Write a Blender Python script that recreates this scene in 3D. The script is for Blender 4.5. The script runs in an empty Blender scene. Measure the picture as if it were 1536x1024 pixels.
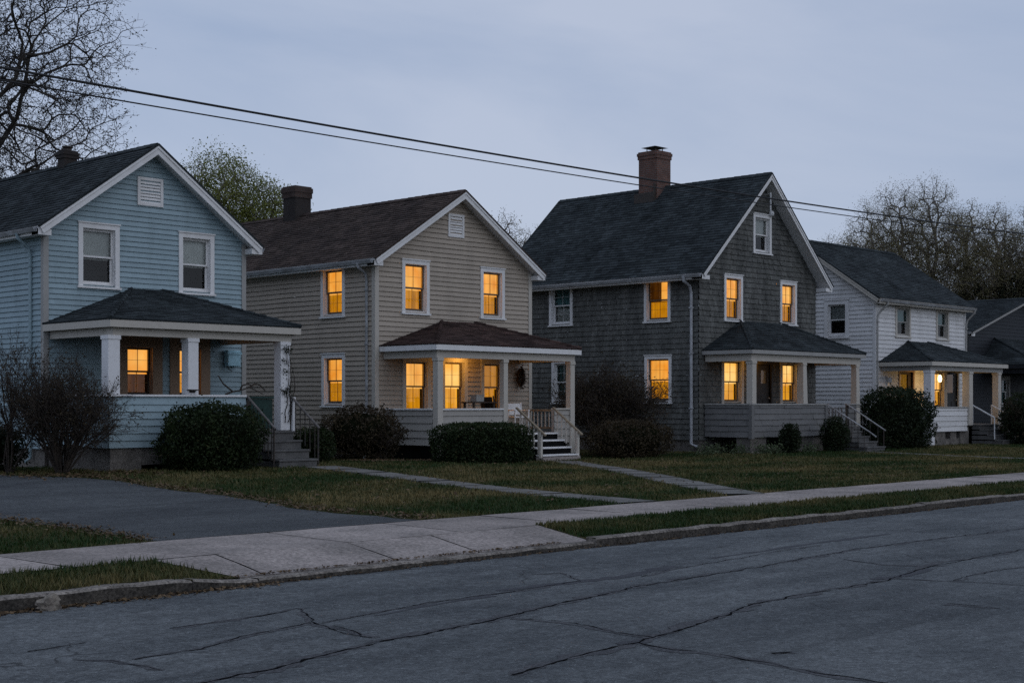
import bpy, math, random
import numpy as np
from mathutils import Vector, Matrix, noise as mnoise
R = math.radians
rnd = random.Random(7)
S = bpy.context.scene
COL = S.collection
V = Vector

# ------------------------------------------------------------------ materials
def _nt(name):
    m = bpy.data.materials.new(name); m.use_nodes = True
    nt = m.node_tree
    return m, nt, nt.nodes['Principled BSDF']

def N(nt, typ, **kw):
    n = nt.nodes.new(typ)
    for k, v in kw.items():
        if k.startswith('i_'):
            n.inputs[k[2:].replace('_', ' ')].default_value = v
        else:
            setattr(n, k, v)
    return n

def rgb(c): return (c[0], c[1], c[2], 1.0)

def mixc(nt, fac, a, b, mode='MIX'):
    n = nt.nodes.new('ShaderNodeMix'); n.data_type = 'RGBA'; n.blend_type = mode
    for sock, val in ((n.inputs['Factor'], fac), (n.inputs['A'], a), (n.inputs['B'], b)):
        if hasattr(val, 'links') or hasattr(val, 'is_linked'):
            nt.links.new(val, sock)
        elif isinstance(val, (tuple, list)):
            sock.default_value = rgb(val)
        else:
            sock.default_value = val
    return n.outputs['Result']

def pos(nt, scale=(1, 1, 1)):
    g = nt.nodes.new('ShaderNodeNewGeometry')
    mp = nt.nodes.new('ShaderNodeMapping'); mp.inputs['Scale'].default_value = scale
    nt.links.new(g.outputs['Position'], mp.inputs['Vector'])
    return mp.outputs['Vector']

def noise(nt, scale, detail=4, rough=.55, vec=None, lo=.35, hi=.65):
    n = nt.nodes.new('ShaderNodeTexNoise')
    n.inputs['Scale'].default_value = scale; n.inputs['Detail'].default_value = detail
    n.inputs['Roughness'].default_value = rough
    nt.links.new(vec if vec is not None else pos(nt), n.inputs['Vector'])
    r = nt.nodes.new('ShaderNodeMapRange')
    r.inputs['From Min'].default_value = lo; r.inputs['From Max'].default_value = hi
    nt.links.new(n.outputs['Fac'], r.inputs['Value'])
    return r.outputs['Result']

def tintnode(nt, amt):
    a = nt.nodes.new('ShaderNodeAttribute'); a.attribute_name = 'tint'
    r = nt.nodes.new('ShaderNodeMapRange')
    r.inputs['To Min'].default_value = 1 - amt; r.inputs['To Max'].default_value = 1 + amt
    nt.links.new(a.outputs['Fac'], r.inputs['Value'])
    return r.outputs['Result'], a.outputs['Fac']

def vmul(nt, col, fac):
    n = nt.nodes.new('ShaderNodeVectorMath'); n.operation = 'SCALE'
    nt.links.new(col, n.inputs[0]); nt.links.new(fac, n.inputs['Scale'])
    return n.outputs[0]

def surf(name, c1, c2=None, nscale=1.2, fine=None, fine_amt=.25, tint=0, rough=.75, bump=0, bscale=60,
         spec=.3, stretch=(1, 1, 1), bdist=.01):
    """base colour wandering between c1 and c2 with the grain of the real stuff"""
    m, nt, p = _nt(name)
    c2 = c2 or tuple(x * .8 for x in c1)
    col = mixc(nt, noise(nt, nscale, 6, .6, pos(nt, stretch)), c1, c2)
    if fine:
        f = noise(nt, fine, 3, .6)
        r = nt.nodes.new('ShaderNodeMapRange'); r.inputs['To Min'].default_value = 1 - fine_amt; r.inputs['To Max'].default_value = 1 + fine_amt
        nt.links.new(f, r.inputs['Value']); col = vmul(nt, col, r.outputs['Result'])
    if tint:
        t, _ = tintnode(nt, tint); col = vmul(nt, col, t)
    nt.links.new(col, p.inputs['Base Color'])
    p.inputs['Roughness'].default_value = rough
    p.inputs['Specular IOR Level'].default_value = spec
    if bump:
        b = nt.nodes.new('ShaderNodeBump'); b.inputs['Strength'].default_value = bump; b.inputs['Distance'].default_value = bdist
        nt.links.new(noise(nt, bscale, 5, .65, None, 0, 1), b.inputs['Height'])
        nt.links.new(b.outputs['Normal'], p.inputs['Normal'])
    return m

def painted(name, c, dirt, dirt_amt=.5, tint=.06, rough=.6):
    """house paint: vertical run stains and blotches"""
    m, nt, p = _nt(name)
    n1 = noise(nt, 1.6, 6, .65, pos(nt, (1.6, 1.6, .35)), .48, .8)
    n2 = noise(nt, 9, 6, .75, None, .48, .82)
    mm = nt.nodes.new('ShaderNodeMath'); mm.operation = 'MAXIMUM'
    nt.links.new(n1, mm.inputs[0]); nt.links.new(n2, mm.inputs[1])
    ms = nt.nodes.new('ShaderNodeMath'); ms.operation = 'MULTIPLY'; ms.inputs[1].default_value = dirt_amt
    nt.links.new(mm.outputs[0], ms.inputs[0])
    col = mixc(nt, ms.outputs[0], c, dirt)
    t, _ = tintnode(nt, tint); col = vmul(nt, col, t)
    nt.links.new(col, p.inputs['Base Color'])
    p.inputs['Roughness'].default_value = rough; p.inputs['Specular IOR Level'].default_value = .3
    b = nt.nodes.new('ShaderNodeBump'); b.inputs['Strength'].default_value = .25; b.inputs['Distance'].default_value = .006
    nt.links.new(noise(nt, 22, 5, .7, pos(nt, (.4, .4, 2.5)), 0, 1), b.inputs['Height'])
    nt.links.new(b.outputs['Normal'], p.inputs['Normal'])
    return m

def leafmat(name, ca, cb, cc=None, transl=.25):
    m, nt, p = _nt(name)
    a = nt.nodes.new('ShaderNodeAttribute'); a.attribute_name = 'tint'
    cr = nt.nodes.new('ShaderNodeValToRGB')
    e = cr.color_ramp.elements
    e[0].color = rgb(ca); e[1].color = rgb(cb)
    if cc:
        x = e.new(.93); x.color = rgb(cb); e[2].position = .97 if len(e) > 2 else 1
        cr.color_ramp.elements[-1].color = rgb(cc)
    nt.links.new(a.outputs['Fac'], cr.inputs['Fac'])
    nt.links.new(cr.outputs['Color'], p.inputs['Base Color'])
    p.inputs['Roughness'].default_value = .65; p.inputs['Specular IOR Level'].default_value = .2
    tr = nt.nodes.new('ShaderNodeBsdfTranslucent'); nt.links.new(cr.outputs['Color'], tr.inputs['Color'])
    mx = nt.nodes.new('ShaderNodeMixShader'); mx.inputs[0].default_value = transl
    nt.links.new(p.outputs[0], mx.inputs[1]); nt.links.new(tr.outputs[0], mx.inputs[2])
    nt.links.new(mx.outputs[0], nt.nodes['Material Output'].inputs['Surface'])
    return m

def glassmat():
    m, nt, p = _nt('window_glass')
    nt.nodes.remove(p)
    tr = nt.nodes.new('ShaderNodeBsdfTransparent'); tr.inputs['Color'].default_value = (.93, .95, .95, 1)
    gl = nt.nodes.new('ShaderNodeBsdfGlossy'); gl.inputs['Roughness'].default_value = .03
    b = nt.nodes.new('ShaderNodeBump'); b.inputs['Strength'].default_value = .15; b.inputs['Distance'].default_value = .01
    nt.links.new(noise(nt, 3, 2, .5, None, 0, 1), b.inputs['Height']); nt.links.new(b.outputs['Normal'], gl.inputs['Normal'])
    fr = nt.nodes.new('ShaderNodeFresnel'); fr.inputs['IOR'].default_value = 1.52
    mx = nt.nodes.new('ShaderNodeMixShader')
    nt.links.new(fr.outputs[0], mx.inputs[0]); nt.links.new(tr.outputs[0], mx.inputs[1]); nt.links.new(gl.outputs[0], mx.inputs[2])
    nt.links.new(mx.outputs[0], nt.nodes['Material Output'].inputs['Surface'])
    return m

def glowmat(name, c1, c2, strength, folds=11, fold_amt=.35):
    """a lit curtain or roller shade: cloth that glows, with its folds; its back does not glow"""
    m, nt, p = _nt(name)
    nt.nodes.remove(p)
    f = noise(nt, folds, 3, .5, pos(nt, (1, 1, .06)), .3, .7)
    bl = noise(nt, 1.7, 2, .5, None, .3, .7)
    weave = noise(nt, 90, 2, .6, None, .2, .8)
    col = mixc(nt, bl, c1, c2)
    r = nt.nodes.new('ShaderNodeMapRange'); r.inputs['To Min'].default_value = 1 - fold_amt; r.inputs['To Max'].default_value = 1.05
    nt.links.new(f, r.inputs['Value']); col = vmul(nt, col, r.outputs['Result'])
    r2 = nt.nodes.new('ShaderNodeMapRange'); r2.inputs['To Min'].default_value = .92; r2.inputs['To Max'].default_value = 1.06
    nt.links.new(weave, r2.inputs['Value']); col = vmul(nt, col, r2.outputs['Result'])
    em = nt.nodes.new('ShaderNodeEmission'); em.inputs['Strength'].default_value = strength
    nt.links.new(col, em.inputs['Color'])
    nt.links.new(em.outputs[0], nt.nodes['Material Output'].inputs['Surface'])
    return m

def brickmat(name, c1, c2, mortar, soot=None):
    m, nt, p = _nt(name)
    g = nt.nodes.new('ShaderNodeNewGeometry')
    sx = nt.nodes.new('ShaderNodeSeparateXYZ'); nt.links.new(g.outputs['Position'], sx.inputs[0])
    ad = nt.nodes.new('ShaderNodeMath'); ad.operation = 'SUBTRACT'
    nt.links.new(sx.outputs['X'], ad.inputs[0]); nt.links.new(sx.outputs['Y'], ad.inputs[1])
    cb = nt.nodes.new('ShaderNodeCombineXYZ'); nt.links.new(ad.outputs[0], cb.inputs['X']); nt.links.new(sx.outputs['Z'], cb.inputs['Y'])
    b = nt.nodes.new('ShaderNodeTexBrick'); b.inputs['Scale'].default_value = 1
    b.inputs['Brick Width'].default_value = .21; b.inputs['Row Height'].default_value = .075; b.inputs['Mortar Size'].default_value = .009
    b.inputs['Color1'].default_value = rgb(c1); b.inputs['Color2'].default_value = rgb(c2); b.inputs['Mortar'].default_value = rgb(mortar)
    nt.links.new(cb.outputs[0], b.inputs['Vector'])
    col = mixc(nt, noise(nt, 2.5, 5, .6, None, .45, .8), b.outputs['Color'], soot or tuple(x * .4 for x in c1))
    nt.links.new(col, p.inputs['Base Color']); p.inputs['Roughness'].default_value = .9
    bp = nt.nodes.new('ShaderNodeBump'); bp.inputs['Strength'].default_value = .6; bp.inputs['Distance'].default_value = .01; bp.invert = True
    nt.links.new(b.outputs['Fac'], bp.inputs['Height']); nt.links.new(bp.outputs['Normal'], p.inputs['Normal'])
    return m

M = {}
M['blue'] = painted('blue_clapboard_paint', (.305, .40, .435), (.17, .23, .25), .65, .12)
M['beige'] = painted('beige_vinyl', (.42, .355, .285), (.24, .205, .165), .6, .1)
M['white'] = painted('old_white_paint', (.72, .705, .69), (.40, .385, .37), .65, .1)
M['darksiding'] = painted('slate_siding', (.012, .0145, .019), (.008, .01, .013), .5)
M['greyporch'] = painted('grey_porch_paint', (.165, .16, .155), (.1, .1, .1), .5)
M['beigeporch'] = painted('grey_beige_porch_paint', (.37, .345, .31), (.24, .225, .2), .4)
M['shingle'] = surf('weathered_cedar_shingle', (.145, .145, .134), (.078, .079, .074), 1.1, 34, .4, .42, .85, .5, 45, .2, (2, 2, .5))
M['trim'] = painted('white_trim_paint', (.78, .765, .75), (.42, .39, .35), .45, .04)
M['trimdull'] = painted('dull_cream_trim_paint', (.52, .48, .42), (.33, .29, .24), .5, .04)
M['trimgrey'] = painted('grey_trim_paint', (.36, .35, .33), (.22, .2, .18), .5, .04)
M['postwhite'] = painted('flaking_white_post_paint', (.78, .77, .77), (.44, .41, .38), .45, .04)
M['browncasing'] = painted('brown_casing_paint', (.30, .20, .13), (.17, .11, .07), .5, .04)
M['ceil'] = painted('porch_ceiling_paint', (.2, .19, .17), (.12, .11, .1), .4, .04)
M['roofblack'] = surf('charcoal_asphalt_shingles', (.045, .053, .056), (.025, .030, .032), .9, 40, .5, .38, .95, .4, 70, .1)
M['roofbrown'] = surf('brown_asphalt_shingles', (.075, .055, .046), (.045, .034, .03), .9, 40, .5, .38, .95, .4, 70, .1)
M['roofred'] = surf('reddish_brown_asphalt_shingles', (.076, .048, .041), (.045, .03, .027), .9, 55, .4, .5, .95, .4, 70, .1)
M['metal'] = surf('old_galvanised_metal', (.42, .43, .44), (.24, .24, .24), 3, 40, .2, 0, .5, .1, 30)
M['downpipe'] = surf('white_aluminium_pipe', (.48, .49, .51), (.33, .33, .34), 3, 40, .15, 0, .5, .1, 30)
M['dkmetal'] = surf('dark_iron', (.035, .033, .032), (.06, .045, .035), 8, 60, .3, 0, .55, .2, 60)
M['railgrey'] = surf('weathered_grey_rail', (.17, .155, .145), (.1, .092, .085), 6, 50, .3, 0, .7)
M['railwood'] = surf('worn_wood_rail', (.34, .28, .2), (.2, .16, .11), 6, 50, .3, 0, .7, .2, 60)
M['step'] = surf('worn_grey_step', (.13, .125, .12), (.08, .078, .075), 3, 60, .3, 0, .85, .3, 50)
M['floor'] = surf('worn_porch_boards', (.2, .19, .17), (.12, .11, .1), 3, 50, .3, 0, .8, .2, 50)
M['found'] = surf('rendered_foundation', (.2, .18, .16), (.11, .1, .09), 2.5, 30, .35, 0, .95, .6, 18, .2, (1, 1, 1), .03)
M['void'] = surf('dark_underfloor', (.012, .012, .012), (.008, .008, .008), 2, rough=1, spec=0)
M['room'] = surf('unlit_room', (.04, .04, .042), (.025, .025, .03), 2, rough=1, spec=0)
M['brick'] = brickmat('weathered_red_brick', (.17, .075, .05), (.12, .06, .045), (.15, .13, .12))
M['brickdk'] = brickmat('sooty_brick', (.035, .025, .022), (.028, .022, .02), (.03, .028, .026))
M['bricktop'] = brickmat('worn_brick_crown', (.075, .042, .032), (.06, .036, .028), (.07, .062, .055))
M['blind'] = surf('pale_roller_blind', (.6, .63, .6), (.48, .51, .49), 2, 70, .15, 0, .9)
M['teal'] = surf('teal_curtain', (.13, .3, .3), (.07, .17, .18), 6, 60, .2, 0, .9, stretch=(3, 3, .3))
M['glass'] = glassmat()
M['shade_lit'] = glowmat('lit_cream_shade', (1, .5, .10), (.9, .30, .025), 1.12, 7, .2)
M['curt_lit'] = glowmat('lit_golden_curtain', (.85, .33, .008), (.6, .21, .003), .85, 11, .4)
M['shade_hot'] = glowmat('bright_cream_shade', (1, .6, .17), (1, .42, .05), 1.3, 7, .18)
M['curt_hot'] = glowmat('bright_golden_curtain', (1, .46, .04), (.9, .34, .012), 1.0, 11, .32)
M['shade_dim'] = glowmat('amber_shade', (.85, .34, .03), (.7, .26, .015), .62, 9, .25)
M['curt_dim'] = glowmat('dim_amber_curtain', (.35, .11, .008), (.16, .045, .003), .35, 8, .6)
M['curt_dark'] = glowmat('very_dim_brown_curtain', (.12, .07, .03), (.2, .11, .045), .5, 8, .5)
M['curt_mid'] = glowmat('olive_amber_curtain', (.5, .24, .02), (.3, .13, .01), .5, 10, .45)
M['lamp'] = glowmat('lit_lamp_globe', (1, .74, .32), (1, .7, .28), 7, 2, .02)
M['muntin_lit'] = surf('glow_tinted_muntin', (.5, .3, .1), (.4, .24, .08), 5, rough=.6)  # glow of the lit window put into the colour of its bars
M['sashdk'] = surf('brown_sash', (.16, .12, .085), (.1, .075, .05), 5, rough=.6)
M['doorwood'] = surf('dark_stained_door', (.06, .04, .028), (.035, .025, .02), 3, 30, .3, 0, .6, stretch=(6, 6, .6))
M['doorblack'] = surf('dark_door_paint', (.03, .028, .026), (.02, .02, .02), 3, 30, .2, 0, .5)
M['greenbox'] = surf('dark_green_painted_board', (.022, .06, .05), (.014, .04, .034), 3, 30, .25, 0, .6)
M['bluebox'] = surf('light_blue_enamel', (.4, .64, .74), (.3, .5, .58), 8, 60, .2, 0, .45)
M['concrete'] = surf('sidewalk_concrete', (.35, .30, .272), (.215, .188, .17), 1.1, 24, .32, .16, .92, .5, 90, .2, (1, 1, 1), .006)
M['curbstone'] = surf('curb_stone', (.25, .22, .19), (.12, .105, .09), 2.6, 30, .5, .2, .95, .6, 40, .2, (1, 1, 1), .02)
M['curbface'] = surf('dark_curb_face', (.085, .074, .062), (.04, .036, .031), 3, 30, .5, .2, .95, .6, 40, .2, (1, 1, 1), .02)  # front face of the curb, darker than its top
M['path'] = surf('old_path_concrete', (.19, .18, .165), (.11, .105, .095), 1.4, 40, .35, .15, .95, .5, 60)
M['soil'] = surf('lawn_soil', (.07, .06, .03), (.035, .042, .018), .5, 26, .5, 0, 1, .8, 30, 0, (1, 1, 1), .03)
M['earth'] = surf('far_earth', (.04, .042, .02), (.028, .03, .015), .05, rough=1, spec=0)
M['bark'] = surf('grey_brown_bark', (.06, .052, .045), (.035, .03, .026), 3, 20, .3, 0, .95, .5, 25, .1)
M['barkdk'] = surf('dark_bark', (.06, .053, .047), (.038, .033, .03), 3, 20, .3, 0, .95, .5, 25, .1)
M['twig'] = surf('shrub_twigs', (.055, .042, .032), (.03, .024, .02), 4, 20, .3, 0, .95)
M['wire'] = surf('black_cable', (.012, .012, .013), (.01, .01, .011), 4, rough=.6)
M['leafbud'] = leafmat('spring_bud_leaves', (.12, .14, .03), (.27, .28, .075))
M['barkfar'] = surf('pale_grey_brown_bark', (.2, .172, .15), (.13, .112, .098), 3, 20, .3, 0, .95)
M['leafolive'] = leafmat('olive_brown_buds', (.14, .122, .068), (.33, .29, .15))
M['leafbare'] = leafmat('dark_buds', (.03, .028, .02), (.07, .062, .04))
M['hedge'] = leafmat('dark_boxwood_leaves', (.012, .02, .008), (.034, .052, .016), (.09, .08, .035))
M['hedge2'] = leafmat('dark_green_leaves', (.012, .018, .009), (.028, .042, .016), (.06, .06, .03))
M['brownleaf'] = leafmat('brownish_shrub_leaves', (.03, .022, .013), (.07, .052, .028), (.11, .08, .04))
M['evergreen'] = leafmat('blackish_green_foliage', (.010, .014, .008), (.026, .032, .016))
M['paleplant'] = leafmat('pale_green_plant', (.04, .06, .025), (.12, .15, .08), (.2, .2, .14))
M['grass'] = leafmat('grass_blades', (.022, .046, .010), (.19, .145, .06), None, .15)
M['deadleaf'] = leafmat('fallen_leaf', (.05, .03, .015), (.16, .105, .055), None, .1)
M['stone'] = surf('pale_broken_concrete', (.24, .21, .17), (.12, .1, .085), 9, 40, .3, 0, .95, .6, 20)
M['whiteplastic'] = surf('white_plastic', (.7, .7, .7), (.55, .55, .55), 5, rough=.4)
M['wreath'] = leafmat('dried_wreath', (.03, .02, .012), (.07, .045, .025))
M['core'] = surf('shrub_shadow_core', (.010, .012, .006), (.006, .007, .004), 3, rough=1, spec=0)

# asphalt with grit, worn lanes, smears
def asphalt(name, c, c2, smear, crack_amt=.75):
    m, nt, p = _nt(name)
    col = mixc(nt, noise(nt, .6, 9, .74, pos(nt, (.5, 1.2, 1)), .38, .62), c, c2)
    sm = noise(nt, 1.0, 6, .66, pos(nt, (.10, 1.0, 1)), .55, .72)
    k = nt.nodes.new('ShaderNodeMath'); k.operation = 'MULTIPLY'; k.inputs[1].default_value = .7
    nt.links.new(sm, k.inputs[0])
    col = mixc(nt, k.outputs[0], col, smear)
    for sc, lo, hi, a, b in ((60, .3, .72, .5, 1.5), (19, .32, .68, .52, 1.5), (6, .32, .68, .74, 1.26)):
        g = noise(nt, sc, 4, .8, None, lo, hi)
        r = nt.nodes.new('ShaderNodeMapRange'); r.inputs['To Min'].default_value = a; r.inputs['To Max'].default_value = b
        nt.links.new(g, r.inputs['Value']); col = vmul(nt, col, r.outputs['Result'])
    # pale aggregate showing through
    vo = nt.nodes.new('ShaderNodeTexVoronoi'); vo.inputs['Scale'].default_value = 26; nt.links.new(pos(nt), vo.inputs['Vector'])
    vr = nt.nodes.new('ShaderNodeMapRange'); vr.inputs['From Min'].default_value = .08; vr.inputs['From Max'].default_value = .3
    vr.inputs['To Min'].default_value = .8; vr.inputs['To Max'].default_value = 0
    nt.links.new(vo.outputs['Distance'], vr.inputs['Value'])
    vs = nt.nodes.new('ShaderNodeMath'); vs.operation = 'MULTIPLY'
    nt.links.new(vr.outputs[0], vs.inputs[0]); nt.links.new(noise(nt, 14, 2, .5, None, .5, .66), vs.inputs[1])
    col = mixc(nt, vs.outputs[0], col, tuple(x * 2.6 for x in c))
    # hairline map cracking in some areas only
    wv = nt.nodes.new('ShaderNodeVectorMath'); wv.operation = 'ADD'; nz = nt.nodes.new('ShaderNodeTexNoise'); nz.inputs['Scale'].default_value = 3; nz.inputs['Detail'].default_value = 5
    sc_ = nt.nodes.new('ShaderNodeVectorMath'); sc_.operation = 'SCALE'; sc_.inputs['Scale'].default_value = .35
    P = pos(nt); nt.links.new(P, nz.inputs['Vector']); nt.links.new(nz.outputs['Color'], sc_.inputs[0]); nt.links.new(P, wv.inputs[0]); nt.links.new(sc_.outputs[0], wv.inputs[1])
    ce = nt.nodes.new('ShaderNodeTexVoronoi'); ce.feature = 'DISTANCE_TO_EDGE'; ce.inputs['Scale'].default_value = .8; nt.links.new(wv.outputs[0], ce.inputs['Vector'])
    cr = nt.nodes.new('ShaderNodeMapRange'); cr.inputs['From Min'].default_value = .003; cr.inputs['From Max'].default_value = .014; cr.inputs['To Min'].default_value = crack_amt; cr.inputs['To Max'].default_value = 0
    nt.links.new(ce.outputs['Distance'], cr.inputs['Value'])
    cm = nt.nodes.new('ShaderNodeMath'); cm.operation = 'MULTIPLY'; nt.links.new(cr.outputs[0], cm.inputs[0]); nt.links.new(noise(nt, .33, 4, .6, None, .5, .62), cm.inputs[1])
    col = mixc(nt, cm.outputs[0], col, (.014, .014, .015))
    nt.links.new(col, p.inputs['Base Color']); p.inputs['Roughness'].default_value = .85; p.inputs['Specular IOR Level'].default_value = .35
    b = nt.nodes.new('ShaderNodeBump'); b.inputs['Strength'].default_value = .9; b.inputs['Distance'].default_value = .02
    nt.links.new(noise(nt, 38, 5, .8, None, 0, 1), b.inputs['Height']); nt.links.new(b.outputs['Normal'], p.inputs['Normal'])
    return m
M['road'] = asphalt('worn_road_asphalt', (.138, .147, .149), (.060, .067, .071), (.032, .036, .039))
M['drive'] = asphalt('old_driveway_asphalt', (.078, .084, .086), (.038, .042, .045), (.022, .025, .027))
M['crack'] = surf('crack_shadow_dirt', (.012, .012, .013), (.007, .007, .008), 5, rough=1, spec=0)
M['dirt'] = surf('gutter_dirt', (.03, .022, .015), (.016, .013, .01), 9, 60, .5, 0, 1, .5, 40)
M['margin'] = surf('crumbled_crack_margin', (.075, .075, .078), (.045, .046, .05), 7, 45, .6, 0, .95)
M['tar'] = surf('tar_smear', (.03, .031, .036), (.045, .047, .054), 3, 60, .4, 0, .8)

# ------------------------------------------------------------------ mesh builder
class Fr:
    """local frame: a along u, b along v, c along the outward normal n"""
    def __init__(s, o, v, n):
        s.o = V(o); s.v = V(v).normalized(); s.n = V(n).normalized(); s.u = s.v.cross(s.n)
    def __call__(s, a, b, c=0): return s.o + s.u * a + s.v * b + s.n * c
def front(x, y, z=0): return Fr((x, y, z), (0, 0, 1), (0, -1, 0))        # a = x - x0
def leftw(x, y, z=0): return Fr((x, y, z), (0, 0, 1), (-1, 0, 0))        # a = y0 - y
def rightw(x, y, z=0): return Fr((x, y, z), (0, 0, 1), (1, 0, 0))
def backw(x, y, z=0): return Fr((x, y, z), (0, 0, 1), (0, 1, 0))
WORLD = Fr((0, 0, 0), (0, 1, 0), (0, 0, 1))

class MB:
    def __init__(s): s.v = []; s.f = []; s.m = []; s.t = []
    def poly(s, pts, m=0, t=.5):
        i = len(s.v); s.v += [tuple(p) for p in pts]; s.f.append(tuple(range(i, i + len(pts)))); s.m.append(m); s.t.append(t)
    def fbox(s, F, a0, a1, b0, b1, c0, c1, m=0, t=.5):
        P = [F(a, b, c) for c in (c0, c1) for b in (b0, b1) for a in (a0, a1)]
        i = len(s.v); s.v += [tuple(p) for p in P]
        for q in ((0, 2, 3, 1), (4, 5, 7, 6), (0, 1, 5, 4), (2, 6, 7, 3), (0, 4, 6, 2), (1, 3, 7, 5)):
            s.f.append(tuple(i + k for k in q)); s.m.append(m); s.t.append(t)
    def box(s, x0, x1, y0, y1, z0, z1, m=0, t=.5): s.fbox(WORLD, x0, x1, y0, y1, z0, z1, m, t)
    def tube(s, pts, rads, n=6, m=0, t=.5, cap=True):
        pts = [V(p) for p in pts]; base = len(s.v)
        up = None
        for k, p in enumerate(pts):
            d = (pts[min(k + 1, len(pts) - 1)] - pts[max(k - 1, 0)])
            if d.length < 1e-9: d = V((0, 0, 1))
            d.normalize()
            if up is None: up = V((1, 0, 0)) if abs(d.x) < .8 else V((0, 1, 0))
            a = d.cross(up)
            if a.length < 1e-6: a = d.orthogonal()
            a.normalize(); b = d.cross(a); up = a.cross(d)
            r = rads[k] if hasattr(rads, '__len__') else rads
            for j in range(n):
                q = 2 * math.pi * j / n
                s.v.append(tuple(p + a * (math.cos(q) * r) + b * (math.sin(q) * r)))
        for k in range(len(pts) - 1):
            for j in range(n):
                j2 = (j + 1) % n; i = base + k * n
                s.f.append((i + j, i + j2, i + n + j2, i + n + j)); s.m.append(m); s.t.append(t)
        if cap:
            s.f.append(tuple(base + j for j in range(n))); s.m.append(m); s.t.append(t)
            i = base + (len(pts) - 1) * n
            s.f.append(tuple(i + j for j in reversed(range(n)))); s.m.append(m); s.t.append(t)
    def lathe(s, c, prof, n=16, m=0, t=.5):
        base = len(s.v)
        for r, z in prof:
            for j in range(n):
                q = 2 * math.pi * j / n; s.v.append((c[0] + r * math.cos(q), c[1] + r * math.sin(q), c[2] + z))
        for k in range(len(prof) - 1):
            for j in range(n):
                j2 = (j + 1) % n; i = base + k * n
                s.f.append((i + j, i + j2, i + n + j2, i + n + j)); s.m.append(m); s.t.append(t)
    def build(s, name, mats, parent=None, smooth=False, bevel=0):
        if not isinstance(mats, (list, tuple)): mats = [mats]
        off = LOC.get(parent.name, V((0, 0, 0))) if parent is not None else V((0, 0, 0))
        me = bpy.data.meshes.new(name)
        a = np.array(s.v, dtype=np.float64).reshape(-1, 3) - np.array(off)
        me.from_pydata(a.tolist(), [], s.f)
        for m in mats: me.materials.append(m)
        me.polygons.foreach_set('material_index', s.m)
        at = me.attributes.new('tint', 'FLOAT', 'FACE'); at.data.foreach_set('value', s.t)
        if smooth: me.polygons.foreach_set('use_smooth', [True] * len(me.polygons))
        me.update()
        o = bpy.data.objects.new(name, me); COL.objects.link(o)
        if parent is not None:
            o.parent = parent
        LOC[o.name] = off
        if bevel:
            md = o.modifiers.new('soft_edges', 'BEVEL'); md.width = bevel; md.segments = 1; md.limit_method = 'ANGLE'
        return o
LOC = {}

def build_each(mb, name, mats, parent, per=6, bevel=0):
    """every run of `per` faces (one box) becomes an object of its own"""
    nv = 8 if per == 6 else None; out = []
    for k in range(0, len(mb.f), per):
        q = MB(); ids = sorted({i for f in mb.f[k:k + per] for i in f}); mp_ = {i: j for j, i in enumerate(ids)}
        q.v = [mb.v[i] for i in ids]; q.f = [tuple(mp_[i] for i in f) for f in mb.f[k:k + per]]; q.m = mb.m[k:k + per]; q.t = mb.t[k:k + per]
        out.append(q.build(name, mats, parent, bevel=bevel))
    return out

def tag(o, label=None, cat=None, group=None, kind=None):
    if label: o['label'] = label
    if cat: o['category'] = cat
    if group: o['group'] = group
    if kind: o['kind'] = kind
    return o

def thing(name, loc, label, cat, group=None):
    o = bpy.data.objects.new(name, None); COL.objects.link(o); o.location = loc; o.empty_display_size = .3
    LOC[o.name] = V(loc)
    return tag(o, label, cat, group)

def npmesh(name, verts, faces_n, mat, tint, parent=None, extra_mats=()):
    """verts (N*k,3) grouped in faces of faces_n corners"""
    off = LOC.get(parent.name, V((0, 0, 0))) if parent is not None else V((0, 0, 0))
    verts = np.asarray(verts, dtype=np.float32) - np.array(off, dtype=np.float32)
    n = len(verts); nf = n // faces_n
    me = bpy.data.meshes.new(name)
    me.vertices.add(n); me.vertices.foreach_set('co', verts.ravel())
    me.loops.add(n); me.loops.foreach_set('vertex_index', np.arange(n, dtype=np.int32))
    me.polygons.add(nf)
    me.polygons.foreach_set('loop_start', np.arange(0, n, faces_n, dtype=np.int32))
    me.materials.append(mat)
    at = me.attributes.new('tint', 'FLOAT', 'FACE'); at.data.foreach_set('value', np.asarray(tint, dtype=np.float32))
    me.update(calc_edges=True); me.validate()
    o = bpy.data.objects.new(name, me); COL.objects.link(o)
    if parent is not None: o.parent = parent
    LOC[o.name] = off
    return o

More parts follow.
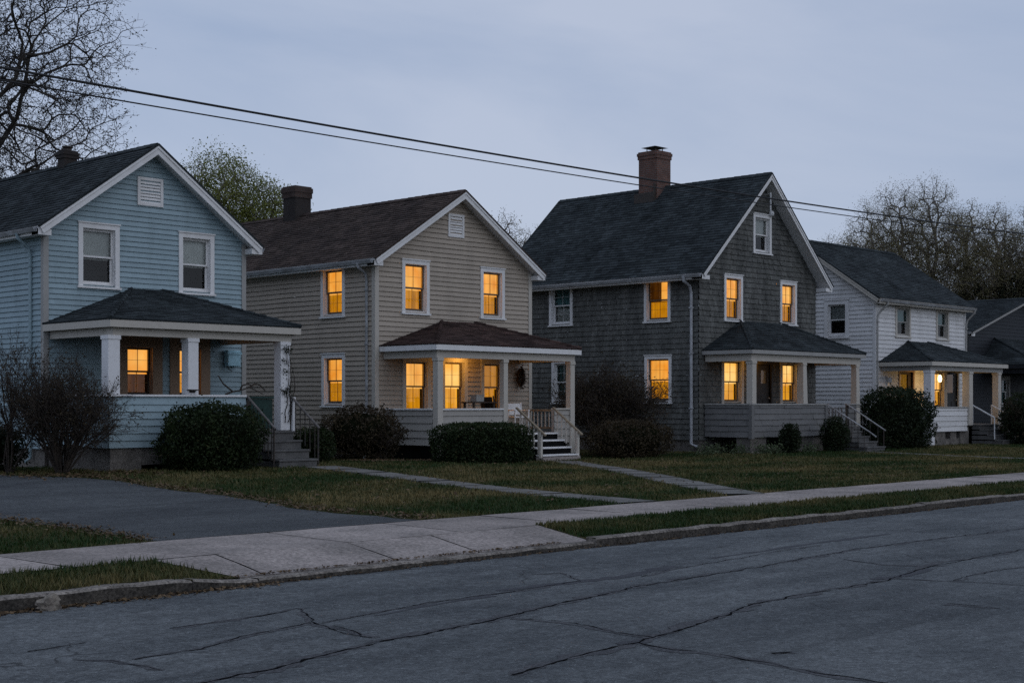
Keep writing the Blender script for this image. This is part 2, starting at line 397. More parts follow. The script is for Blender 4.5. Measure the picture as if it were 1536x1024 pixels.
# ------------------------------------------------------------------ siding, shingles
def courses(mb, F, poly, openings, h, proj, tab, tint=(.2, .8), wav=0., jit=0., m=0, seg=None):
    """lapped courses of boards or shingles over a convex polygon, cut round the openings"""
    bs = sorted(set(round(p[1], 5) for p in poly)); bmin, bmax = bs[0], bs[-1]
    def span(b):
        xs = []
        n = len(poly)
        for i in range(n):
            (a0, b0), (a1, b1) = poly[i], poly[(i + 1) % n]
            if abs(b1 - b0) < 1e-9:
                if abs(b - b0) < 1e-6: xs += [a0, a1]
            elif min(b0, b1) - 1e-6 <= b <= max(b0, b1) + 1e-6:
                xs.append(a0 + (a1 - a0) * (b - b0) / (b1 - b0))
        return (min(xs), max(xs)) if xs else None
    k = 0; bc = bmin
    while bc < bmax - 1e-4:
        be = min(bc + h, bmax)
        cuts = {bc, be}
        for o in openings:
            for e in (o[2], o[3]):
                if bc + 1e-4 < e < be - 1e-4: cuts.add(e)
        for b in bs:
            if bc + 1e-4 < b < be - 1e-4: cuts.add(b)
        cuts = sorted(cuts)
        ph = rnd.uniform(0, 6.28); ph2 = rnd.uniform(0, 6.28)
        joints = rnd.uniform(0, tab)
        for q in range(len(cuts) - 1):
            b0, b1 = cuts[q], cuts[q + 1]
            e = 1e-5
            s0, s1 = span(b0 + e), span(b1 - e)
            if not s0 or not s1: continue
            pieces = [(s0[0], s1[0], s0[1], s1[1])]
            for o in openings:
                if o[2] < b1 - 1e-5 and o[3] > b0 + 1e-5:
                    nw = []
                    for (l0, l1, r0, r1) in pieces:
                        if o[1] <= min(l0, l1) or o[0] >= max(r0, r1): nw.append((l0, l1, r0, r1)); continue
                        if o[0] > max(l0, l1): nw.append((l0, l1, o[0], o[0]))
                        if o[1] < min(r0, r1): nw.append((o[1], o[1], r0, r1))
                    pieces = nw
            for (l0, l1, r0, r1) in pieces:
                w = max(r0 - l0, r1 - l1)
                if w < .004: continue
                lo = min(l0, l1)
                # joint positions
                ts = [0.]
                x = lo + (joints if joints < w else w); 
                while x < lo + w - .02:
                    t = (x - lo) / w
                    if t > ts[-1] + .01 / w: ts.append(t)
                    x += tab * (1 + (rnd.uniform(-.45, .45) if jit else rnd.uniform(-.2, .2)))
                ts.append(1.)
                for i in range(len(ts) - 1):
                    t0, t1 = ts[i], ts[i + 1]
                    tv = rnd.uniform(*tint)
                    dj = rnd.uniform(-jit, jit); pj = proj * (1 + (rnd.uniform(-.35, .35) if jit else 0))
                    ns = max(1, int((t1 - t0) * w / .8)) if wav and not jit else 1
                    for z in range(ns):
                        ta, tb = t0 + (t1 - t0) * z / ns, t0 + (t1 - t0) * (z + 1) / ns
                        A0 = l0 + (r0 - l0) * ta; B0 = l0 + (r0 - l0) * tb
                        A1 = l1 + (r1 - l1) * ta; B1 = l1 + (r1 - l1) * tb
                        c0 = pj * (1 - (b0 - bc) / h); c1 = pj * (1 - (b1 - bc) / h)
                        fa = fb = 0
                        if b0 == bc:
                            fa = wav * (math.sin(A0 * 1.7 + ph) + .6 * math.sin(A0 * 4.1 + ph2)) + dj
                            fb = wav * (math.sin(B0 * 1.7 + ph) + .6 * math.sin(B0 * 4.1 + ph2)) + dj
                            if k == 0: fa = max(fa, 0); fb = max(fb, 0)
                        p0 = F(A0, b0 + fa, c0); p1 = F(B0, b0 + fb, c0)
                        mb.poly([p0, p1, F(B1, b1, c1), F(A1, b1, c1)], m, tv)
                        if b0 == bc and proj > 0:
                            mb.poly([F(A0, b0 + fa, -.002), F(B0, b0 + fb, -.002), p1, p0], m, tv)
                        if jit and b0 == bc and i > 0:
                            pass
        bc = be; k += 1

# ------------------------------------------------------------------ windows
def window(F, a0, a1, b0, b1, parent, frame='trim', sash='trim', up=None, low=None, cas=.115, muntin=True, blind=.5,
           label=None, frac=.5, up_drop=1.0, side_dark=True, extra=None, mun_lower=True, bev=.004):
    """casing on the wall at a0..a1 x b0..b1 (outer); returns the opening for the siding"""
    i0, i1, j0, j1 = a0 + cas, a1 - cas, b0 + cas * .9, b1 - cas
    mb = MB()
    th = .045
    mb.fbox(F, a0, i0, b0 + .05, b1, -.02, th); mb.fbox(F, i1, a1, b0 + .05, b1, -.02, th)
    mb.fbox(F, i0, i1, j1, b1, -.02, th - .003)
    mb.fbox(F, a0 - .02, a1 + .02, b1, b1 + .03, -.01, th + .025)             # drip cap
    # jamb liner
    d = .2
    mb.fbox(F, i0 - .03, i0 + .012, j0, j1, -d, -.021); mb.fbox(F, i1 - .012, i1 + .03, j0, j1, -d, -.021)
    mb.fbox(F, i0 + .012, i1 - .012, j1 - .012, j1 + .03, -d, -.021); mb.fbox(F, i0 + .012, i1 - .012, j0 - .03, j0 + .012, -d, -.021)
    # the room behind
    e = .12; dd = .75
    R0 = [F(i0 - e, j0 - e, -d - .01), F(i1 + e, j0 - e, -d - .01), F(i1 + e, j1 + e, -d - .01), F(i0 - e, j1 + e, -d - .01)]
    R1 = [F(i0 - e, j0 - e, -dd), F(i1 + e, j0 - e, -dd), F(i1 + e, j1 + e, -dd), F(i0 - e, j1 + e, -dd)]
    mb.poly(R1, 1)
    for q in range(4):
        mb.poly([R0[q], R0[(q + 1) % 4], R1[(q + 1) % 4], R1[q]], 1)
    # return flange closing the gap between liner and room
    mb.fbox(F, i0 - e, i0 - .031, j0 - e, j1 + e, -d - .01, -d + .01, 1); mb.fbox(F, i1 + .031, i1 + e, j0 - e, j1 + e, -d - .01, -d + .01, 1)
    mb.fbox(F, i0 - .031, i1 + .031, j1 + .031, j1 + e, -d - .01, -d + .01, 1); mb.fbox(F, i0 - .031, i1 + .031, j0 - e, j0 - .031, -d - .01, -d + .01, 1)
    w = mb.build('window', [M[frame], M['room']], parent)
    if label: w['label'] = label
    sb = MB(); sb.fbox(F, a0 - .03, a1 + .03, b0, b0 + .05, -.02, .085); sb.build('sill', M[frame], w)
    jm = j0 + (j1 - j0) * frac
    sw = .042
    for (lo, hi, c, low_) in ((jm - .02, j1 - .012, -.065, 0), (j0 + .012, jm + .02, -.115, 1)):
        m = MB(); A0, A1 = i0 + .012, i1 - .012
        m.fbox(F, A0, A0 + sw, lo, hi, c - .035, c); m.fbox(F, A1 - sw, A1, lo, hi, c - .035, c)
        m.fbox(F, A0 + sw, A1 - sw, lo, lo + (.065 if low_ else sw), c - .035, c - .002); m.fbox(F, A0 + sw, A1 - sw, hi - sw, hi, c - .035, c - .002)
        s = m.build('sash', M[sash], w)
        if muntin and (mun_lower or not low_):
            g = MB(); am = (A0 + A1) / 2; bm = (lo + hi) / 2
            g.fbox(F, am - .0032, am + .0032, lo + sw, hi - sw, c - .03, c - .01)
            g.fbox(F, A0 + sw, am - .0032, bm - .0032, bm + .0032, c - .03, c - .012); g.fbox(F, am + .0032, A1 - sw, bm - .0032, bm + .0032, c - .03, c - .012)
            g.build('muntin', M['muntin_lit'] if up and 'lit' in up or up and 'hot' in up or up == 'shade_dim' else M[sash], w)
        p = MB(); p.poly([F(A0 + sw * .8, lo + sw * .8, c - .022), F(A1 - sw * .8, lo + sw * .8, c - .022), F(A1 - sw * .8, hi - sw * .8, c - .022), F(A0 + sw * .8, hi - sw * .8, c - .022)])
        p.build('pane', M['glass'], w)
    def cloth(nm, lo, hi, mat, c, wavy, aL=None, aR=None):
        m = MB(); n = 28; aL = i0 - .02 if aL is None else aL; aR = i1 + .02 if aR is None else aR
        ph = rnd.uniform(0, 6)
        P = [(aL + (aR - aL) * k / n, c + wavy * math.sin(k * 1.35 + ph)) for k in range(n + 1)]
        for k in range(n):
            m.poly([F(P[k][0], lo, P[k][1]), F(P[k + 1][0], lo, P[k + 1][1]), F(P[k + 1][0], hi, P[k + 1][1]), F(P[k][0], hi, P[k][1])])
        return m.build(nm, M[mat], w)
    if up:
        cloth('roller_shade', jm - .06 + rnd.uniform(-.05, .05) * 0, j1 + .05, up, -.19, 0)
    if extra:
        cloth('curtain', jm - .03, j1 + .04, extra, -.18, .008, i0 + (i1 - i0) * .52, i1 + .02)
    if low:
        cloth('curtain', j0 - .08, jm + .05 if up else j1 + .05, low, -.235, .008, None, i1 - (.05 if side_dark else -.02))
    return (i0 - .02, i1 + .02, j0 - .02, j1 + .02)

def vent(F, a0, a1, b0, b1, parent):
    mb = MB(); c = .075
    mb.fbox(F, a0, a0 + c, b0, b1, 0, .05); mb.fbox(F, a1 - c, a1, b0, b1, 0, .05)
    mb.fbox(F, a0 + c, a1 - c, b0, b0 + c, 0, .048); mb.fbox(F, a0 + c, a1 - c, b1 - c, b1, 0, .048)
    v = mb.build('gable_vent', M['trim'], parent, bevel=.004)
    lb = MB(); n = 7; hh = (b1 - b0 - 2 * c) / n
    lb.fbox(F, a0 + c, a1 - c, b0 + c, b1 - c, -.01, .004, 1)
    for k in range(n):
        z = b0 + c + k * hh
        lb.poly([F(a0 + c, z, .042), F(a1 - c, z, .042), F(a1 - c, z + hh * .8, .012), F(a0 + c, z + hh * .8, .012)])
        lb.poly([F(a0 + c, z, .042), F(a1 - c, z, .042), F(a1 - c, z - .012, .038), F(a0 + c, z - .012, .038)])
    lb.build('louvre', [M['trim'], M['void']], v)

# ------------------------------------------------------------------ houses
def slab_roof(parent, F1, F2, L, up, roofmat, trimmat, th=.13, course=.15, tabw=.32):
    """two slopes given by eave frames; L ridge length, up slope length"""
    mb = MB()
    for F in (F1, F2):
        courses(mb, F, [(0, 0), (L, 0), (L, up), (0, up)], [], course, .016, tabw, (.05, .95), 0, .006, 0)
        # underside, ends, eave edge
        mb.poly([F(0, 0, -th), F(0, up, -th), F(L, up, -th), F(L, 0, -th)], 1)
        mb.poly([F(0, 0, -th), F(L, 0, -th), F(L, 0, -.002), F(0, 0, -.002)], 1)
        mb.poly([F(L, 0, -th), F(L, up, -th), F(L, up, .0), F(L, 0, .0)], 1)
        mb.poly([F(0, 0, -th), F(0, up, -th), F(0, up, .0), F(0, 0, .0)], 1)
        # dark drip edge on the two verges
        for a, sg in ((0, -1), (L, 1)):
            slp = -F.n.dot(V((F.v.x, F.v.y, 0)).normalized()) / max(F.n.z, .01)
            prism(mb, F, [(-.012, -.033), (-.012, .02), (up - .001, .02), (up - .033 * slp - .001, -.033)], min(a, a + sg * .06), max(a, a + sg * .06), 0, .3)
    r = mb.build('roof', [M[roofmat], M[trimmat]], parent)
    cap = MB(); A = F1(0, up, .02); B = F1(L, up, .02)
    d = (B - A).normalized(); n = int(L / .3)
    for k in range(n):
        p = A + d * (L * k / n); q = A + d * (L * (k + 1.12) / n)
        for F in (F1, F2):
            s = -F.v * .15
            lift = V((0, 0, .03 + rnd.uniform(-.003, .003)))
            cap.poly([p + s + F.n * .012, p + lift, q + lift - V((0, 0, .012)), q + s + F.n * .004], 0, rnd.uniform(.1, .8))
            cap.poly([p + s + F.n * .012, p + lift, p - V((0, 0, .01)), p + s - F.n * .01], 0, .2)
    cap.build('ridge_cap', M[roofmat], r)
    return r

def prism(mb, F, poly, a0, a1, m=0, t=.5):
    """polygon in (b, c) pushed from a0 to a1 along the frame's u"""
    n = len(poly); A = [F(a0, b, c) for b, c in poly]; B = [F(a1, b, c) for b, c in poly]
    mb.poly(A, m, t); mb.poly(B[::-1], m, t)
    for i in range(n): mb.poly([A[i], B[i], B[(i + 1) % n], A[(i + 1) % n]], m, t)

def rake(parent, F, a, up, slope, h, trim, ret_cut=False):
    sg = 1 if a else -1; a0, a1 = sorted((a, a + sg * .035)); mb = MB()
    prism(mb, F, [(0, -h), (0, -.034), (up - .034 * slope - .001, -.034), (up - h * slope - .001, -h)], a0, a1)
    b = mb.build('rake_board', M[trim], parent)
    m2 = MB(); a0, a1 = sorted((a + sg * .035, a + sg * .055))
    prism(m2, F, [(0, -.085), (0, -.034), (up - .034 * slope - .001, -.034), (up - .085 * slope - .001, -.085)], a0, a1)
    m2.build('crown_moulding', M[trim], b)

def gutter(parent, p0, p1, out, mat='metal', name='gutter'):
    """K-profile trough from p0 to p1, opening up; out = horizontal outward direction"""
    mb = MB(); p0, p1, o = V(p0), V(p1), V(out); z = V((0, 0, 1))
    prof = [(0, 0), (0, -.1), (.065, -.1), (.10, -.03), (.11, 0), (.098, 0), (.09, -.028), (.06, -.088), (.012, -.088), (.012, 0)]
    n = 8; sag = [-.012 * math.sin(math.pi * k / n) + rnd.uniform(-.003, .003) for k in range(n + 1)]
    rows = []
    for k in range(n + 1):
        p = p0.lerp(p1, k / n) + z * sag[k]
        rows.append([p + o * a + z * b for a, b in prof])
    for k in range(n):
        for j in range(len(prof)):
            j2 = (j + 1) % len(prof)
            mb.poly([rows[k][j], rows[k][j2], rows[k + 1][j2], rows[k + 1][j]])
    mb.poly(rows[0]); mb.poly(rows[-1][::-1])
    return mb.build(name, M[mat], parent)

def downspout(parent, pts, mat='downpipe', r=.04):
    mb = MB(); mb.tube(pts, r, 8)
    d = mb.build('downspout', M[mat], parent, smooth=False)
    b = MB()
    for z in (1.6, 3.4, 4.9):
        p = V(pts[-2]); 
        if pts[-2][2] < z < pts[-3][2]:
            b.box(p.x - r - .012, p.x + r + .012, p.y - r - .012, p.y + r + .012, z - .02, z + .02)
    if b.v: build_each(b, 'bracket', M[mat], d)

def gable_house(name, label, X0, X1, Y0, Y1, g, zb, ze, zr, siding, roofmat, course, wins_front, wins_left, ov=.3, ovf=.3, board=3.6,
                wav=.003, jit=0, tint=(.2, .8), trim='trim', corner='trim', proj=.018, rake_h=.2, ret=True, downs=True, tabw=.24, cboard=.1, eavetrim='trim'):
    t = thing(name, ((X0 + X1) / 2, Y0, g), label, 'house', 'houses along the street')
    cx = (X0 + X1) / 2; half = (X1 - X0) / 2
    slope = (zr - ze) / (half + ov)
    zwall = ze + slope * ov - .13 * math.sqrt(1 + slope * slope)      # wall top under the slab
    FF = front(X0, Y0); FL = leftw(X0, Y1); FRr = rightw(X1, Y0); FB = backw(X1, Y1)
    D = Y1 - Y0; Wd = X1 - X0
    of = [fn(FF, t) for fn in wins_front]; ol = [fn(FL, t) for fn in wins_left]
    of = [o for o in of if o]; ol = [o for o in ol if o]
    mb = MB()
    zt = zwall + slope * half
    gable = [(0, zb), (Wd, zb), (Wd, zwall), (half, zt), (0, zwall)]
    courses(mb, FF, gable, of, course, proj, board, tint, wav, jit)
    courses(mb, FB, gable, [], course, proj, board, tint, wav, jit)
    courses(mb, FL, [(0, zb), (D, zb), (D, zwall), (0, zwall)], ol, course, proj, board, tint, wav, jit)
    courses(mb, FRr, [(0, zb), (D, zb), (D, zwall), (0, zwall)], [], course, proj, board, tint, wav, jit)
    mb.build('wall', M[siding], t)
    # foundation
    fb = MB(); fb.box(X0 + .03, X1 - .03, Y0 + .03, Y1 - .03, g - .5, zb)
    fb.build('foundation', M['found'], t)
    # corner boards
    cb = MB(); k = cboard
    if k:
        for (xx, yy, sx, sy) in ((X0, Y0, 1, 1), (X1, Y0, -1, 1), (X0, Y1, 1, -1), (X1, Y1, -1, -1)):
            po = proj + .01; x0, x1 = sorted((xx - sx * po, xx + sx * k)); y0, y1 = sorted((yy - sy * po, yy + sy * k))
            cb2 = cb
            cb2.box(x0, x1, y0, y1, zb, zwall - .01)
        build_each(cb, 'corner_board', M[corner], t)
    # roof
    n = V((-slope, 0, 1)).normalized(); v = V((1, 0, slope)).normalized()
    L = D + 2 * ovf; up = (half + ov) * math.sqrt(1 + slope * slope)
    F1 = Fr((X0 - ov, Y1 + ovf, ze), v, n)
    F2 = Fr((X1 + ov, Y0 - ovf, ze), V((-1, 0, slope)), V((slope, 0, 1)))
    rf = slab_roof(t, F1, F2, L, up, roofmat, trim, tabw=tabw)
    # rake boards on the front and back gables
    for F, a in ((F1, L), (F2, 0), (F1, 0), (F2, L)):
        rake(t, F, a, up, slope, rake_h, trim, ret_cut=True)
    # inner frieze against the wall under the slab, eave fascia and soffit box
    fz = MB()
    for F, a in ((F1, L - ovf), (F2, ovf)):
        pass
    hs = .17
    for (x, o) in ((X0 - ov, -1), (X1 + ov, 1)):
        x0, x1 = sorted((x, x - o * .03))
        fz.box(x0, x1, Y0 - ovf + .002, Y1 + ovf - .002, ze - hs - .02, ze - .05)
        xw = X0 - .03 if o < 0 else X1 + .03
        a, b = sorted((x - o * .03, xw))
        fz.box(a, b, Y0 - .03, Y1, ze - hs - .012, ze - hs + .012)
        if ret:
            a, b = sorted((x, X0 + .0 if o < 0 else X1))
            fz.box(a, b, Y0 - ovf + .004, Y0 - .031, ze - hs - .024, ze - .06)
    build_each(fz, 'eave_fascia', M[eavetrim], t)
    gutter(t, (X0 - ov - .002, Y0 - ovf + .05, ze - .03), (X0 - ov - .002, Y1 + ovf, ze - .03), (-1, 0, 0))
    gutter(t, (X1 + ov + .002, Y0 - ovf + .05, ze - .03), (X1 + ov + .002, Y1 + ovf, ze - .03), (1, 0, 0))
    return t

def chimney(parent, x0, x1, y0, y1, z0, z1, mats=('brick', 'brick'), cap='crown', band=.3):
    mb = MB(); mb.box(x0, x1, y0, y1, z0, z1 - band)
    c = mb.build('chimney', M[mats[0]], parent)
    k = MB(); e = .03
    k.box(x0 - e, x1 + e, y0 - e, y1 + e, z1 - band, z1 - band * .55)
    k.box(x0 - e * 1.7, x1 + e * 1.7, y0 - e * 1.7, y1 + e * 1.7, z1 - band * .55, z1 - .05)
    k.box(x0 - e * .6, x1 + e * .6, y0 - e * .6, y1 + e * .6, z1 - .05, z1)
    k.build('chimney_crown', M[mats[1]], c)
    f = MB(); mx, my = (x0 + x1) / 2, (y0 + y1) / 2
    if cap == 'hood':
        for sx in (-1, 1):
            for sy in (-1, 1):
                f.tube([(mx + sx * .2, my + sy * .2, z1 - .02), (mx + sx * .2, my + sy * .2, z1 + .17)], .018, 5)
        q = .36
        A = [(mx - q, my - q, z1 + .16), (mx + q, my - q, z1 + .16), (mx + q, my + q, z1 + .16), (mx - q, my + q, z1 + .16)]
        T = (mx, my, z1 + .26)
        f.poly(A[::-1])
        for i in range(4): f.poly([A[i], A[(i + 1) % 4], T])
        f.lathe((mx, my, z1 - .02), [(.13, 0), (.13, .1), (.1, .1), (.1, 0)], 10)
        f.build('chimney_hood', M['dkmetal'], c)
    elif cap == 'pot':
        f.lathe((mx, my, z1 - .02), [(.12, 0), (.10, .08), (.14, .12), (.14, .15), (.08, .15), (.08, .02)], 12)
        f.build('chimney_pot', M['dkmetal'], c)
    return c

def hip_porch_roof(parent, x0, x1, yf, yw, ze, ax0, ax1, za, roofmat, trim, fas=.17, beam_b=None, beam_in=.22, beam='trimdull', gut=False):
    A, B, C_, D = V((x0, yw, ze)), V((x0, yf, ze)), V((x1, yf, ze)), V((x1, yw, ze))
    P, Q = V((ax0, yw, za)), V((ax1, yw, za))
    mb = MB()
    for E0, E1, tops in ((A, B, [P]), (B, C_, [Q, P]), (C_, D, [Q])):
        u = (E1 - E0).normalized(); T = tops[0]; w = T - E0; v = (w - u * w.dot(u)).normalized(); n = u.cross(v)
        F = Fr(E0, v, n)
        pl = [(0, 0), ((E1 - E0).length, 0)] + [((q - E0).dot(u), (q - E0).dot(v)) for q in tops]
        courses(mb, F, pl, [], .15, .014, .32, (.05, .95), 0, .006)
        mb.poly([F(a, b, -.03) for a, b in pl], 0, .2)
        L = (E1 - E0).length
        mb.fbox(F, 0, L, -.015, .03, -.02, .016, 0, .2)
    r = mb.build('porch_roof', [M[roofmat]], parent)
    for a, b in ((B, P), (C_, Q)):
        h = MB()
        d = b - a; n = int(d.length / .3)
        for k in range(n):
            p = a + d * (k / n); q = a + d * ((k + 1.1) / n)
            h.tube([p + V((0, 0, .012)), q + V((0, 0, .004))], [.06, .045], 6, 0, rnd.uniform(.1, .8))
        h.build('hip_cap', M[roofmat], r)
    f = MB()
    zt = ze - .012; zb_ = ze - fas
    f.box(x0, x0 + .03, yf, yw, zb_, zt); f.box(x1 - .03, x1, yf, yw, zb_, zt); f.box(x0 + .03, x1 - .03, yf, yf + .03, zb_, zt)
    f.build('porch_fascia', M[trim], parent)
    c = MB(); c.box(x0 + .03, x1 - .03, yf + .03, yw - .02, zb_ + .01, zb_ + .03)
    c.build('porch_ceiling', M['ceil'], parent)
    if beam_b:
        b = MB(); i = beam_in; w = .14
        b.box(x0 + i, x0 + i + w, yf + i + w, yw - .03, beam_b, zb_ + .009); b.box(x1 - i - w, x1 - i, yf + i + w, yw - .03, beam_b, zb_ + .009)
        b.box(x0 + i, x1 - i, yf + i, yf + i + w, beam_b, zb_ + .009)
        b.build('porch_beam', M[beam], parent)
    return r

def post(parent, x, y, z0, z1, w, mat='trim', w2=None, capped=True):
    mb = MB(); w2 = w2 or w
    if abs(w2 - w) < 1e-6:
        mb.box(x - w / 2, x + w / 2, y - w / 2, y + w / 2, z0, z1)
    else:
        a, b = w2 / 2, w / 2
        lo = [(x - a, y - a, z0), (x + a, y - a, z0), (x + a, y + a, z0), (x - a, y + a, z0)]
        hi = [(x - b, y - b, z1), (x + b, y - b, z1), (x + b, y + b, z1), (x - b, y + b, z1)]
        mb.poly(lo[::-1]); mb.poly(hi)
        for i in range(4): mb.poly([lo[i], lo[(i + 1) % 4], hi[(i + 1) % 4], hi[i]])
    if capped:
        e = .018
        mb.box(x - w / 2 - e, x + w / 2 + e, y - w / 2 - e, y + w / 2 + e, z1 - .09, z1 - .004)
    return mb.build('porch_post', M[mat], parent, bevel=.006)

def parapet(parent, pts, z0, z1, sid, cap, course, thick=.1, jit=0, board=2.5, tint=(.2, .8), capw=.09, corner=None):
    """low clad porch wall along straight runs [(x0,y0,x1,y1)] with the outside on the right-hand normal"""
    for (xa, ya, xb, yb) in pts:
        d = V((xb - xa, yb - ya, 0)); L = d.length; d.normalize(); n = d.cross(V((0, 0, 1)))
        F = Fr((xa, ya, 0), (0, 0, 1), n)
        mb = MB()
        courses(mb, F, [(0, z0), (L, z0), (L, z1), (0, z1)], [], course, .028, board, tint, .002, jit)
        mb.poly([F(0, z0, -thick), F(0, z1, -thick), F(L, z1, -thick), F(L, z0, -thick)])
        mb.poly([F(0, z0, 0), F(0, z1, 0), F(0, z1, -thick), F(0, z0, -thick)]); mb.poly([F(L, z0, 0), F(L, z1, 0), F(L, z1, -thick), F(L, z0, -thick)])
        mb.poly([F(0, z0, 0), F(L, z0, 0), F(L, z0, -thick), F(0, z0, -thick)])
        p = mb.build('porch_wall', M[sid], parent)
        c = MB(); c.fbox(F, 0, L, z1, z1 + .045, -thick - .03, capw * .6)
        c.build('cap_rail', M[cap], p, bevel=.006)

def stairs(parent, x0, x1, y_top, z_top, z_bot, n, tread, mat, riser_mat, nose=.03):
    """steps running down towards -Y"""
    mb = MB(); rh = (z_top - z_bot) / n
    for k in range(n):
        # k = 0 is the bottom step
        zt = z_bot + rh * (k + 1) - (0 if k < n - 1 else .002)
        ya = y_top - tread * (n - 1 - k) - tread * .95 if k < n else y_top
        ya = y_top - tread * (n - k)
        yb = y_top - tread * (n - k - 1)
        mb.box(x0 - .02, x1 + .02, ya - nose, yb, zt - .045, zt, 0, rnd.uniform(.2, .8))
        mb.box(x0, x1, ya, ya + .03, zt - rh + .001, zt - .046, 1, rnd.uniform(.3, .7))
        mb.box(x0, x0 + .05, ya + .031, y_top, zt - rh + .001, zt - .046, 1); mb.box(x1 - .05, x1, ya + .031, y_top, zt - rh + .001, zt - .046, 1)
    return mb.build('porch_steps', [M[mat], M[riser_mat]], parent, bevel=.005)

def handrail(parent, x, y0, z0, y1, z1, mat, r=.022, square=False, posts=(0, 1), bal=0, drop0=.8, drop1=.8, post_mat=None, ext=0.0, floorz=None):
    mb = MB()
    p0, p1 = V((x, y0, z0)), V((x, y1, z1)); d = (p1 - p0)
    if square:
        n = V((1, 0, 0)); F = Fr(p0, d.normalized(), V((0, -d.z, d.y)).normalized() * (1 if d.y > 0 else -1))
        mb.fbox(F, -.035, .035, 0, d.length + ext, -.02, .025)
    else:
        mb.tube([p0, p1, p1 + d.normalized() * ext + V((0, 0, -.02 if ext else 0))], r, 8)
    h = mb.build('handrail', M[mat], parent)
    if posts:
        for t in posts:
            pm = MB()
            p = p0 + d * t; dz = drop0 + (drop1 - drop0) * t
            if square: pm.box(p.x - .04, p.x + .04, p.y - .04, p.y + .04, p.z - dz, p.z - .02)
            else: pm.tube([(p.x, p.y, p.z - dz), (p.x, p.y, p.z)], r * .8, 6)
            pm.build('rail_post', M[post_mat or mat], h)
    for k in range(bal):
        t = (k + 1) / (bal + 1); p = p0 + d * t; dz = drop0 + (drop1 - drop0) * t
        b = MB()
        if square: b.box(p.x - .016, p.x + .016, p.y - .016, p.y + .016, p.z - dz + .06, p.z - .018)
        else: b.tube([(p.x, p.y, p.z - dz + .08), (p.x, p.y, p.z)], r * .45, 5)
        b.build('baluster', M[post_mat or mat], h)
    return h

def door(F, a0, a1, b0, b1, parent, mat='doorwood', casing='trim', pane=None, glow=None, cas=.1, storm=False, label=None):
    mb = MB()
    mb.fbox(F, a0, a0 + cas, b0, b1, -.02, .04); mb.fbox(F, a1 - cas, a1, b0, b1, -.02, .04); mb.fbox(F, a0 + cas, a1 - cas, b1 - cas, b1, -.02, .038)
    fr = mb.build('door_frame', M[casing], parent)
    i0, i1, j0, j1 = a0 + cas, a1 - cas, b0, b1 - cas
    m = MB(); c = -.06
    if pane:
        pa0, pa1, pb0, pb1 = pane
        m.fbox(F, i0, pa0, j0, j1, c - .04, c); m.fbox(F, pa1, i1, j0, j1, c - .04, c)
        m.fbox(F, pa0, pa1, j0, pb0, c - .04, c - .001); m.fbox(F, pa0, pa1, pb1, j1, c - .04, c - .001)
    else:
        m.fbox(F, i0, i1, j0, j1, c - .04, c)
    w = (i1 - i0)
    for (x0, x1, y0, y1) in ((.12, .46, .1, .42), (.54, .88, .1, .42)):   # raised panels
        m.fbox(F, i0 + w * x0, i0 + w * x1, j0 + (j1 - j0) * y0, j0 + (j1 - j0) * y1, c, c + .012)
    d = m.build('door', M[mat], parent)
    if label: d['label'] = label
    if pane:
        q = MB(); q.poly([F(pa0, pb0, c - .02), F(pa1, pb0, c - .02), F(pa1, pb1, c - .02), F(pa0, pb1, c - .02)]); q.build('pane', M['glass'], d)
        if glow:
            q = MB(); q.poly([F(pa0 - .1, pb0 - .1, c - .12), F(pa1 + .1, pb0 - .1, c - .12), F(pa1 + .1, pb1 + .1, c - .12), F(pa0 - .1, pb1 + .1, c - .12)]); q.build('curtain', M[glow], d)
    k = MB(); p = F(i0 + w * .9, j0 + (j1 - j0) * .45, c + .05)
    k.tube([F(i0 + w * .9, j0 + (j1 - j0) * .45, c), p], .014, 8); k.lathe(p - V((0, 0, .03)), [(.005, 0), (.03, .012), (.03, .045), (.005, .06)], 10)
    k.build('door_knob', M['metal'], d)
    return (i0 - .02, i1 + .02, j0 - .5, j1 + .02)

def W(x0, x1, z0, z1, **kw):     # front-wall window in world x
    return lambda F, t: window(F, x0 - F.o.x, x1 - F.o.x, z0, z1, t, **kw)
def WL(ya, yb, z0, z1, **kw):    # left-wall window, ya farther than yb
    return lambda F, t: window(F, F.o.y - ya, F.o.y - yb, z0, z1, t, **kw)
LIT = dict(up='shade_lit', low='curt_lit', sash='sashdk')
HOT = dict(up='shade_hot', low='curt_hot', sash='sashdk')

# ---- terrain height
def sstep(a, b, x):
    t = max(0., min(1., (x - a) / (b - a))); return t * t * (3 - 2 * t)
def gz(x, y):
    z = .135 + .16 * sstep(16, 27, y) * (1 - sstep(22.5, 29, x))
    z += .022 * sstep(15, 17, y) * mnoise.noise(V((x * .22, y * .22, 3.1)))
    return z

# =================================================== blue house
BL = dict(up='blind', sash='trim', muntin=False)
bw = dict(frame='browncasing', sash='doorwood')
blue = gable_house('clapboard_house', 'pale blue clapboard house with white flaking porch posts, leftmost in the row', 15.79, 21.24, 30, 40.5, .28, .72, 5.72, 7.93, 'blue', 'roofblack', .122,
    [W(16.62, 17.68, 4.42, 5.93, **BL), W(19.3, 20.32, 4.42, 5.93, **BL),
     W(17.62, 18.84, 1.7, 3.36, up='shade_lit', low='curt_dim', cas=.27, label='brown framed window, lit above and dim below', **bw),
     W(19.05, 20.2, 1.7, 3.36, up='shade_lit', low='curt_lit', cas=.27, **bw)], [WL(38, 37, 4.42, 5.9, **BL)], ov=.32, ovf=.34, corner='trimgrey', cboard=.09, wav=.003, proj=.028)
vent(front(0, 30), 18.16, 18.86, 6.48, 7.16, blue)
chimney(blue, 18.38, 18.74, 33.85, 34.2, 7.2, 8.3, ('brickdk', 'brickdk'), 'pot', .2)
